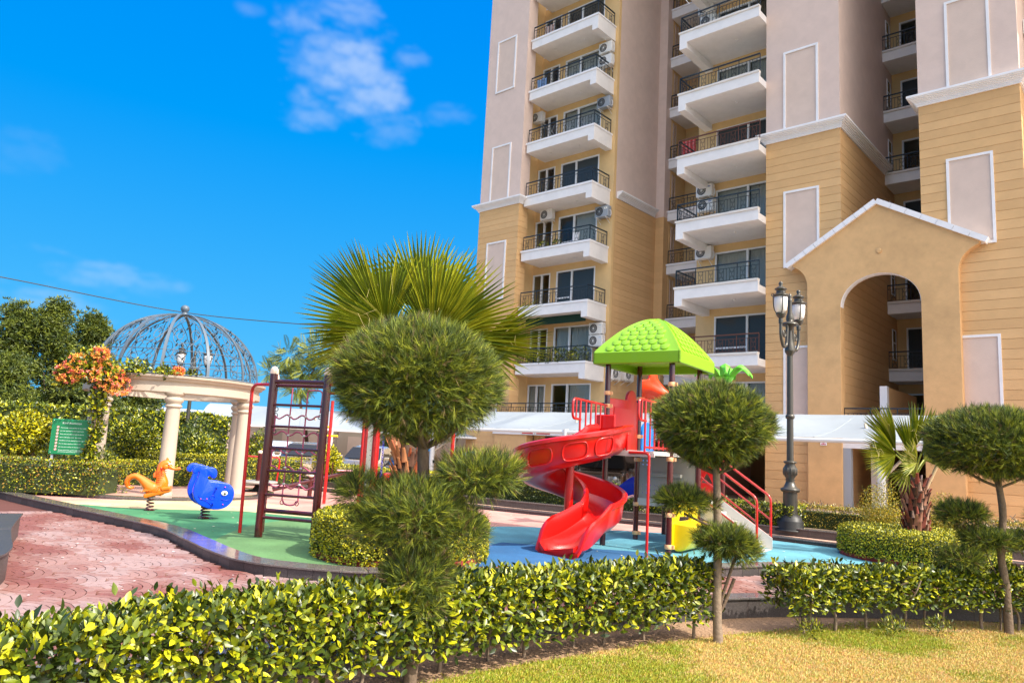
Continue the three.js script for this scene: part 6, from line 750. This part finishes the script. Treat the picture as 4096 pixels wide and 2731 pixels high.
// ---------- topiary trees with needle foliage ----------
const tuft = (n, L, w) => { const p = [], q = []; for (let k = 0; k < n; k++) { const a = k * 2.39996, sp = .08 + .42 * ((k * .618) % 1), dx = Math.sin(sp) * Math.cos(a), dz = Math.sin(sp) * Math.sin(a), dy = Math.cos(sp), l = L * (.7 + .5 * ((k * .37) % 1)), bx_ = -Math.sin(a) * w, bz_ = Math.cos(a) * w, o = p.length / 3, y0 = L * .75 * ((k * .71) % 1); for (const [t, wd] of [[0, 1], [.45, 1], [1, .25]]) { const dr = -.16 * t * t * l; const x = dx * l * t, z = dz * l * t, y = y0 + dy * l * t + dr * sp; p.push(x - bx_ * wd, y, z - bz_ * wd, x + bx_ * wd, y, z + bz_ * wd); } q.push(o, o + 1, o + 3, o, o + 3, o + 2, o + 2, o + 3, o + 5, o + 2, o + 5, o + 4); } const g = new THREE.BufferGeometry(); g.setAttribute('position', new THREE.Float32BufferAttribute(p, 3)); g.setIndex(q); g.computeVertexNormals(); return g; };
const tuftA = tuft(9, .072, .0011), tuftB = tuft(9, .074, .0015);
function needles(t, P, N, geo, lumpy = .17) { // [x,y,z,rx,ry,rz]
  const tot = P.reduce((s, p) => s + p[3] * p[3] * (p[6] ?? 1), 0);
  leaves(t, 'needles', geo, needleM, N, () => { let k = R() * tot, i = 0; while (i < P.length - 1 && (k -= P[i][3] * P[i][3] * (P[i][6] ?? 1)) > 0) i++; const p = P[i], d = rv(); while (d.lengthSq() > 1 || d.lengthSq() < .01) d.copy(rv()); d.normalize(); if (d.y < -.3 && R() < .5) d.y *= -.4; d.normalize(); const r = R() < .7 ? rr(.78, .97) : Math.pow(R(), .5) * .9, lump = 1 + lumpy * (fbm(d.x * 3 + p[0] * 5 + 70, d.y * 3 + d.z * 2.4 + 70, 999, 12, 4, .6) - .5) * 2, fl = d.y < 0 ? .82 : 1; return { p: V(p[0] + d.x * p[3] * r * lump, p[1] + d.y * fl * p[4] * r * lump, p[2] + d.z * p[5] * r * lump), d: d.clone().multiplyScalar(.7).add(rv().multiplyScalar(.75)).add(V(0, .4, 0)), n: rv(), s: rr(.7, 1.35) }; }, () => { const t = R(); return t < .24 ? mixc([.20, .25, .018], [.42, .42, .028], R()) : t < .62 ? mixc([.06, .10, .012], [.17, .21, .018], R()) : t < .94 ? mixc([.014, .03, .006], [.05, .08, .01], R()) : mixc([.14, .09, .04], [.24, .16, .07], R()); });  // darkest needle tones carry the crown's deep shade as colour, spread at random
}
function limbs(t, from, P, r = .02) { const b = mb(); for (let i = 0; i < P.length; i++) { const p = P[i]; b.tube([from, [lerp(from[0], p[0], .5) + rr(-.03, .03), lerp(from[1], p[1], .4), lerp(from[2], p[2], .5) + rr(-.03, .03)], p], r * rr(.5, 1), 10, 6); } b.build('branch', M.bark, t); }
{
  const K = 1.09, S = a => [a[0] * K, 1.65 + (a[1] - 1.65) * K, a[2] * K, ...a.slice(3).map(q => q * K)], x = -4.16 * K, z = -3.74 * K, t = thing('topiary_tree', 'large needle-leaved topiary tree with big ball crown in the middle', 'tree', [x, -.2, z]);
  const cr = [-4.22, 2.09, -3.66, .615, .455, .615]; needles(t, [cr].map(S), 26000, tuftA);
  needles(t, [[-4.44, 1.26, -3.40, .17, .15, .17], [-4.15, 1.13, -3.66, .38, .25, .36], [-4.33, 1.05, -3.50, .2, .17, .2], [-3.92, 1.02, -3.9, .2, .17, .2], [-3.86, 1.42, -3.96, .25, .16, .25], [-3.72, 1.46, -4.08, .16, .13, .16], [-4.11, .68, -3.70, .25, .21, .25], [-4.08, .50, -3.72, .17, .15, .17]].map(S), 10500, tuftA, .34);
  stemsOf(t, [[[[x, -.22, z], [x + .01, .3, z], [x - .02, .75, z + .02], [x + .01, 1.1, z], [x, 1.45, z + .01], [x - .02, 1.72, z + .02]], .056, .045]], M.bark); limbs(t, [x, 1.62, z], [[-4.5, 1.85, -3.5], [-4.0, 1.9, -4.0], [-3.8, 1.85, -3.8], [-4.3, 2.1, -3.5], [-4.1, 2.2, -3.6], [-4.55, 1.78, -3.8], [-3.95, 1.78, -3.5], [-4.25, 1.8, -4.05]].map(S), .024); limbs(t, [x, 1.0, z], [[-3.9, 1.36, -3.92], [-3.84, 1.0, -3.98]].map(S), .016); limbs(t, [x, .55, z], [[-4.3, 1.0, -3.5], [-4.0, .85, -3.85], [-4.1, .5, -3.68]].map(S), .016);
}
{
  const x = -3.59, z = -7.38, t = thing('topiary_tree', 'topiary tree with round needle crown before the play tower', 'tree', [x, -.2, z]);
  needles(t, [[-3.64, 1.98, -7.33, .575, .445, .575]], 19000, tuftB); needles(t, [[-3.86, 1.2, -7.12, .23, .10, .2], [-3.62, 1.18, -7.3, .08, .06, .08, .5], [-3.54, .80, -7.42, .27, .14, .24], [-3.40, .70, -7.52, .14, .10, .13]], 4200, tuftB, .3);
  stemsOf(t, [[[[x + .02, -.22, z], [x, .1, z], [x - .0, .6, z], [x - .01, 1.1, z], [x - .02, 1.55, z + .02], [x - .04, 1.72, z + .03]], .05, .036]], M.barkL); limbs(t, [x - .02, 1.5, z], [[-3.95, 1.72, -7.1], [-3.3, 1.75, -7.6], [-3.5, 1.9, -7.2], [-3.75, 1.9, -7.5], [-3.4, 1.7, -7.2], [-3.9, 1.7, -7.4]], .02); limbs(t, [x, .95, z], [[-3.85, 1.08, -7.13]], .014); limbs(t, [x, .05, z], [[-3.46, .45, -7.5], [-3.44, .7, -7.5]], .022);
}
{
  const x = -1.58, z = -10.78, t = thing('topiary_tree', 'topiary tree with flat dark crown at the right edge', 'tree', [x, -.2, z]);
  needles(t, [[-1.62, 2.0, -10.85, .74, .45, .74]], 19000, tuftB); needles(t, [[-1.97, 1.14, -10.6, .25, .13, .22], [-1.72, .86, -10.7, .26, .09, .22], [-1.35, .86, -10.95, .22, .09, .2], [-1.98, .62, -10.5, .2, .10, .18], [-1.18, 1.16, -11.0, .13, .10, .12]], 4200, tuftB, .3);
  stemsOf(t, [[[[x + .03, -.22, z], [x + .02, .3, z], [x - .02, .75, z], [x + .02, 1.2, z], [x - .02, 1.6, z], [x - .03, 1.75, z]], .05, .035]], M.bark); limbs(t, [x, 1.5, z], [[-2.0, 1.75, -10.6], [-1.2, 1.75, -11.0], [-1.5, 1.9, -10.5], [-1.8, 1.8, -11.1]], .02); limbs(t, [x, .75, z], [[-1.95, 1.02, -10.6], [-1.25, 1.05, -11], [-1.4, .8, -10.95]], .014); limbs(t, [x, .35, z], [[-1.95, .5, -10.5], [-1.75, .75, -10.7]], .014);
  tag(mb().rbox(-1.2, 2.12, -10.28, .07, .02, .05, .008, .4).build('paper_scrap', M.white), 'white paper scrap caught in the right edge tree crown', 'litter');
}
// ---------- fan palms ----------
const leaflets = [0, 1, 2].map(v => { const p = [], q = [], S = [[0, .16], [.12, .42], [.3, .88], [.46, 1.02], [.62, .88], [.78, .56], [.9, .28], [1, .02]]; S.forEach(([y, w]) => { const z = -(.05 + .05 * v) * Math.pow(Math.max(0, y - .35), 2) * (v === 2 ? 4 : 2); p.push(-w * .5, y, z + .16 * w * .5 * .6, 0, y, z - .02 * w, w * .5, y, z + .16 * w * .5 * .6); }); for (let i = 0; i + 1 < S.length; i++) for (const c of [0, 1]) { const a = i * 3 + c; q.push(a, a + 1, a + 3, a + 1, a + 4, a + 3); } const g = new THREE.BufferGeometry(); g.setAttribute('position', new THREE.Float32BufferAttribute(p, 3)); g.setIndex(q); g.computeVertexNormals(); return g; });
const palmMs = [[.18, .22, .010], [.24, .28, .012], [.32, .34, .014], [.40, .40, .02], [.13, .18, .010]].map(c => mat(c, .42, { side: THREE.DoubleSide, transmission: .18, thickness: 0 })), palmY = [[.36, .36, .06], [.42, .40, .08]].map(c => mat(c, .5, { side: THREE.DoubleSide, transmission: .2, thickness: 0 }));
function fan(t, K, h, dir, nrm, L, spread, n, o = {}) {
  const f = mb().tube([K, [lerp(K[0], h[0], .5) + (o.bx || 0), lerp(K[1], h[1], .62), lerp(K[2], h[2], .5)], h], o.pr || .016, 12, 6).build('frond', mat(o.pc || [.26, .28, .03], .5), t), H = V(...h).sub(t.base); const d = V(...dir).normalize(), N = V(...nrm); N.addScaledVector(d, -N.dot(d)).normalize(); const s = d.clone().cross(N);
  for (let k = 0; k < n; k++) { const a = lerp(-spread, spread, (k + .5) / n), ld = d.clone().multiplyScalar(Math.cos(a)).addScaledVector(s, Math.sin(a)).addScaledVector(N, (o.cup ?? .12) + rr(-.03, .03) + (o.fold || 0) * Math.abs(Math.sin(a))), l = L * (.80 + .22 * Math.cos(a * .75)) * rr(.93, 1.05); const m = meshOf('leaflet', o.droop && k % 2 ? leaflets[2] : leaflets[k % 2], o.yellow && R() < o.yellow ? pick(palmY) : pick(palmMs), f); const w = (2 * spread / n) * .62 * l * 1.2; by.copy(ld).normalize(); bx.copy(by).cross(N).normalize(); bz.copy(bx).cross(by).normalize(); m.applyMatrix4(new THREE.Matrix4().makeBasis(bx.clone().multiplyScalar(w), by.clone().multiplyScalar(l), bz.clone().multiplyScalar(l)).setPosition(H)); }
  const th = mb(); for (let k = 0; k < 7; k++) { const a = rr(-spread, spread) * .8, p = V(...h).addScaledVector(d, .5 * L * Math.cos(a)).addScaledVector(s, .5 * L * Math.sin(a)).addScaledVector(N, .03); th.tube([p, p.clone().add(rv().multiplyScalar(.08)), p.clone().add(rv().multiplyScalar(.14)), p.clone().add(rv().multiplyScalar(.18))], .0022, 10, 3); } th.build('fibre', mat([.5, .40, .16], .8), f);
}
const RV = [.7486, 0, -.6609], CV = [.74, .12, .66]; // picture right and towards the viewer, on the ground plan
const scr = (K, a, b, c) => [K[0] + RV[0] * a + CV[0] * c, K[1] + b, K[2] + RV[2] * a + CV[2] * c], sdir = (deg, c = 0) => { const q = deg * PI / 180; return [RV[0] * Math.cos(q) + CV[0] * c, Math.sin(q), RV[2] * Math.cos(q) + CV[2] * c]; };
function palmTrunk(t, x, y0, y1, z, r, col) { mb().lathe([[r * .95, y0], [r, lerp(y0, y1, .3)], [r * .85, lerp(y0, y1, .8)], [r * .6, y1], [0, y1 + .05]], x, 0, z, 16).build('trunk', mat([.075, .04, .025], .95, { map: fine }), t);
  const path = s => { const P = []; for (let i = 0; i <= 6; i++) { const q = i / 6, w = lerp(.055, .028, q) * s; P.push({ p: V(0, q * .26 * s, .05 * q * q * s + .012), n: V(1, 0, 0), u: V(0, 0, 1), prof: [[-w, .012], [-w * .5, .02], [0, .024], [w * .5, .02], [w, .012], [w * .6, -.004], [-w * .6, -.004]] }); } return P; }, boots = [.62, .8, .5].map(s => clean(smooth(sweep(path(s), null), .6))); const ms = col.map(c => mat(c, .55, { map: grain }));
  const n = 120; for (let k = 0; k < n; k++) { const s = k / n, a = k * 2.39996, y = lerp(y0, y1 - .05, s), m = meshOf('leaf_base', pick(boots), pick(ms), t); m.position.set(x + r * .93 * Math.sin(a), y, z + r * .93 * Math.cos(a)).sub(t.base); m.rotation.set(rr(-.08, .16) + .2 * s * s, a, rr(-.2, .2), 'YXZ'); }
  const fb = mb(); for (let k = 0; k < 90; k++) { const a = rr(0, 6.3), y = rr(y0, y1 + .1), p = V(x + r * 1.0 * Math.sin(a), y, z + r * 1.0 * Math.cos(a)); fb.tube([p, p.clone().add(V(rr(-.05, .05), rr(-.03, .08), rr(-.05, .05))), p.clone().add(V(rr(-.1, .1), rr(-.08, .1), rr(-.1, .1)))], .0025, 5, 3); } fb.build('trunk_fibre', mat([.16, .09, .04], .9), t); }
{
  const t = thing('fan_palm', 'big fan palm with wide spiky fronds behind the large topiary tree', 'palm', [-8.1, 0, -6.95]), K = [-8.1, 1.62, -6.93]; palmTrunk(t, -8.1, .3, 1.6, -6.95, .17, [[.42, .13, .04], [.34, .075, .025], [.5, .2, .08], [.12, .05, .03]]);
  const F = (a, b, c, deg, dc, L, sp, n, o) => fan(t, K, scr(K, a, b, c), sdir(deg, dc), CV, L, sp, n, o);
  F(.05, 2.0, -.35, 92, -.1, 1.24, 1.15, 40, { cup: .1 }); F(-.42, 1.64, .05, 138, .12, 1.26, 1.35, 44, { cup: .14 }); F(.30, 1.62, .1, 47, .15, 1.30, 1.25, 44, { cup: .12 }); F(.28, 1.50, .38, 72, .3, .86, 1.2, 36, { cup: .16 }); F(-.55, 1.85, -.35, 131, -.1, 1.26, .42, 22, { cup: .3 }); F(.90, 1.46, .0, 17, .1, 1.08, .50, 24, { cup: .1 }); F(.90, 1.42, .05, -48, .12, .78, .85, 26, { cup: .3, droop: 1, yellow: .3 }); F(-.50, 1.48, .2, 205, .15, .98, .62, 26, { cup: .1, yellow: .7 }); F(-.25, 1.55, .3, 172, .3, .95, .6, 22, { yellow: .2 }); F(.3, 1.3, -.6, 30, -.8, .95, 1.2, 30, {}); F(-.3, 1.4, -.6, 150, -.8, .95, 1.2, 30, {});
  for (let k = 0; k < 9; k++) { const a = rr(0, 6.3); mb().add(clean(smooth(sweep([0, .25, .5, .75, 1].map(q => ({ p: V(K[0] + Math.cos(a) * (.1 + .24 * q), K[1] - .28 + .42 * q, K[2] + Math.sin(a) * (.1 + .24 * q)), n: V(-Math.sin(a), 0, Math.cos(a)), u: V(Math.cos(a) * .5, .5, Math.sin(a) * .5), prof: [[-.07 + .035 * q, 0], [0, -.03], [.07 - .035 * q, 0], [0, .02]] })), null), .7))).build('leaf_base', mat([.55, .19, .07], .5, { map: grain }), t); }
}
{
  const t = thing('fan_palm', 'short fan palm with shaggy red brown trunk on the right', 'palm', [-3.47, 0, -14.88]), K = [-3.47, 1.5, -14.88]; palmTrunk(t, -3.47, .3, 1.5, -14.88, .185, [[.17, .03, .015], [.26, .05, .03], [.36, .16, .1], [.10, .035, .02], [.42, .26, .19]]);
  const F = (a, b, c, deg, dc, L, sp, n, o) => fan(t, K, scr(K, a, b, c), sdir(deg, dc), CV, L, sp, n, o);
  F(-.40, .42, .1, 182, .15, .72, 1.0, 32, { cup: .15, yellow: .12 }); F(-.30, .50, -.05, 122, 0, .86, .42, 22, { cup: .15, yellow: .2 }); F(-.12, .48, .0, 98, 0, .64, .5, 22, { cup: .2 }); F(.05, .46, .12, 48, .15, .82, .62, 26, { cup: .12 }); F(.02, .5, -.1, 78, 0, .88, .34, 18, { cup: .12, yellow: .15 }); F(.10, .40, .25, 20, .3, .46, 1.2, 26, { yellow: .8 }); F(-.12, .30, .25, 160, .3, .45, 1.1, 22, { yellow: .5 }); F(-.2, .2, .1, 232, .2, .5, .6, 16, { yellow: .3, droop: 1 }); F(.3, .35, -.2, 30, -.4, .6, .9, 22, { yellow: .3 });
  mb().bar([-3.3, 1.35, -14.95], [-3.05, 2.0, -15.1], .03, 8).build('cut_petiole', mat([.5, .36, .2], .7), t);
}
// ---------- balcony plants ----------
const potM = mat([.40, .12, .07], .8, { map: grain });
function potPlant(label, x, y, z, h, kind, group) { const t = thing('potted_plant', label, 'potted plant', [x, y, z], group), b = h < .35 ? .09 : .13; mb().lathe([[0, 0], [b * .7, 0], [b, b * 1.6], [b * 1.08, b * 1.6], [b * 1.08, b * 1.8], [b * .9, b * 1.8], [b * .88, b * 1.5], [0, b * 1.5]], x, y, z, 14).build('pot', potM, t);
  if (kind === 'areca') { const g = (() => { const L = []; for (let k = 0; k < 9; k++) for (const s of [-1, 1]) { const l = leafLow(.22, .03); l.rotateZ(-s * .9); l.translate(0, .2 + k * .06, -.01 * k * k * .4); L.push(l); } return mergeGeometries(L); })(); leaves(t, 'foliage', g, hedgeLeafM, 11, k => { const a = k * 2.4; return { p: V(x, y + b * 1.5, z), d: V(Math.cos(a) * .45, 1, Math.sin(a) * .45), n: V(Math.cos(a), .4, Math.sin(a)), s: h * rr(.9, 1.3) }; }, () => mixc([.2, .22, .01], [.38, .34, .02], R())); for (let k = 0; k < 4; k++) mb().bar([x, y + b, z], [x + rr(-.1, .1), y + h * .7, z + rr(-.1, .1)], .01, 5).build('stem', M.barkL, t); }
  else leaves(t, 'foliage', leafLow(.12, .06), hedgeLeafM, Math.round(220 * h), () => { const d = rv().normalize(); return { p: V(x + d.x * h * .38, y + b * 1.6 + h * (.42 + .42 * d.y), z + d.z * h * .38), d: d.clone().add(V(0, .3, 0)), n: d.clone().add(rv()), s: rr(.7, 1.3) }; }, kind === 'dark' ? darkMix : limeMix); return t; }
{ const y = 5.9, g = 'potted plants crowding one balcony'; const L = 'potted plant among the crowd of greenery behind one balcony railing'; for (let i = 0; i < 13; i++) potPlant(i % 4 === 1 ? ['left', 'middle', 'right'][(i - 1) / 4] + ' arching palm in a clay pot on the crowded plant balcony' : L, -25.7 + i * .33, y, -29.55 - (i % 2) * .22, [.7, 1.0, .5, .85, .6][i % 5], i % 4 === 1 ? 'areca' : i % 3 ? 'lime' : 'dark', i % 4 === 1 ? 'arching palms on the crowded balcony' : g); 
  potPlant('small potted plant left of two on the balcony with a plastic chair', -24.6, 12.1, -29.6, .5, 'lime'); potPlant('small potted plant right of two on the balcony with a plastic chair', -23.7, 12.1, -29.6, .45, 'lime'); potPlant('yellowish plant behind the top middle balcony railing', -13.4, 24.5, -29.5, .6, 'lime'); potPlant('dark leafy plant on the narrow recess balcony high up', -19.2, 21.4, -36.0, .8, 'dark'); potPlant('bright pot plant in the gap between the towers', -7.2, 24.5, -36.7, .9, 'lime'); }
// small weeds at the foot of the right hedge
for (const [i, [x, z]] of [[-3.15, -8.55], [-2.55, -9.45], [-2.2, -9.95]].entries()) blob('weed_clump', ['low weedy clump at the left foot of the right hedge', 'low weedy clump under the middle of the right hedge', 'low weedy clump by the stems near the right topiary'][i], 'weed', [[x + .12, -.08, z + .1, .16, .1, .14]], 260, leafLow(.05, .012), smallLeafM, limeMix, { up: .8, rough: .4 });
// ---------- fin ----------
const renderer = new THREE.WebGLRenderer({ antialias: true });
renderer.setSize(1024, 682); renderer.toneMapping = THREE.LinearToneMapping; renderer.toneMappingExposure = EXPOSURE; renderer.shadowMap.enabled = true; renderer.outputColorSpace = THREE.SRGBColorSpace;
scene.environmentIntensity = 1;
renderer.render(scene, camera);
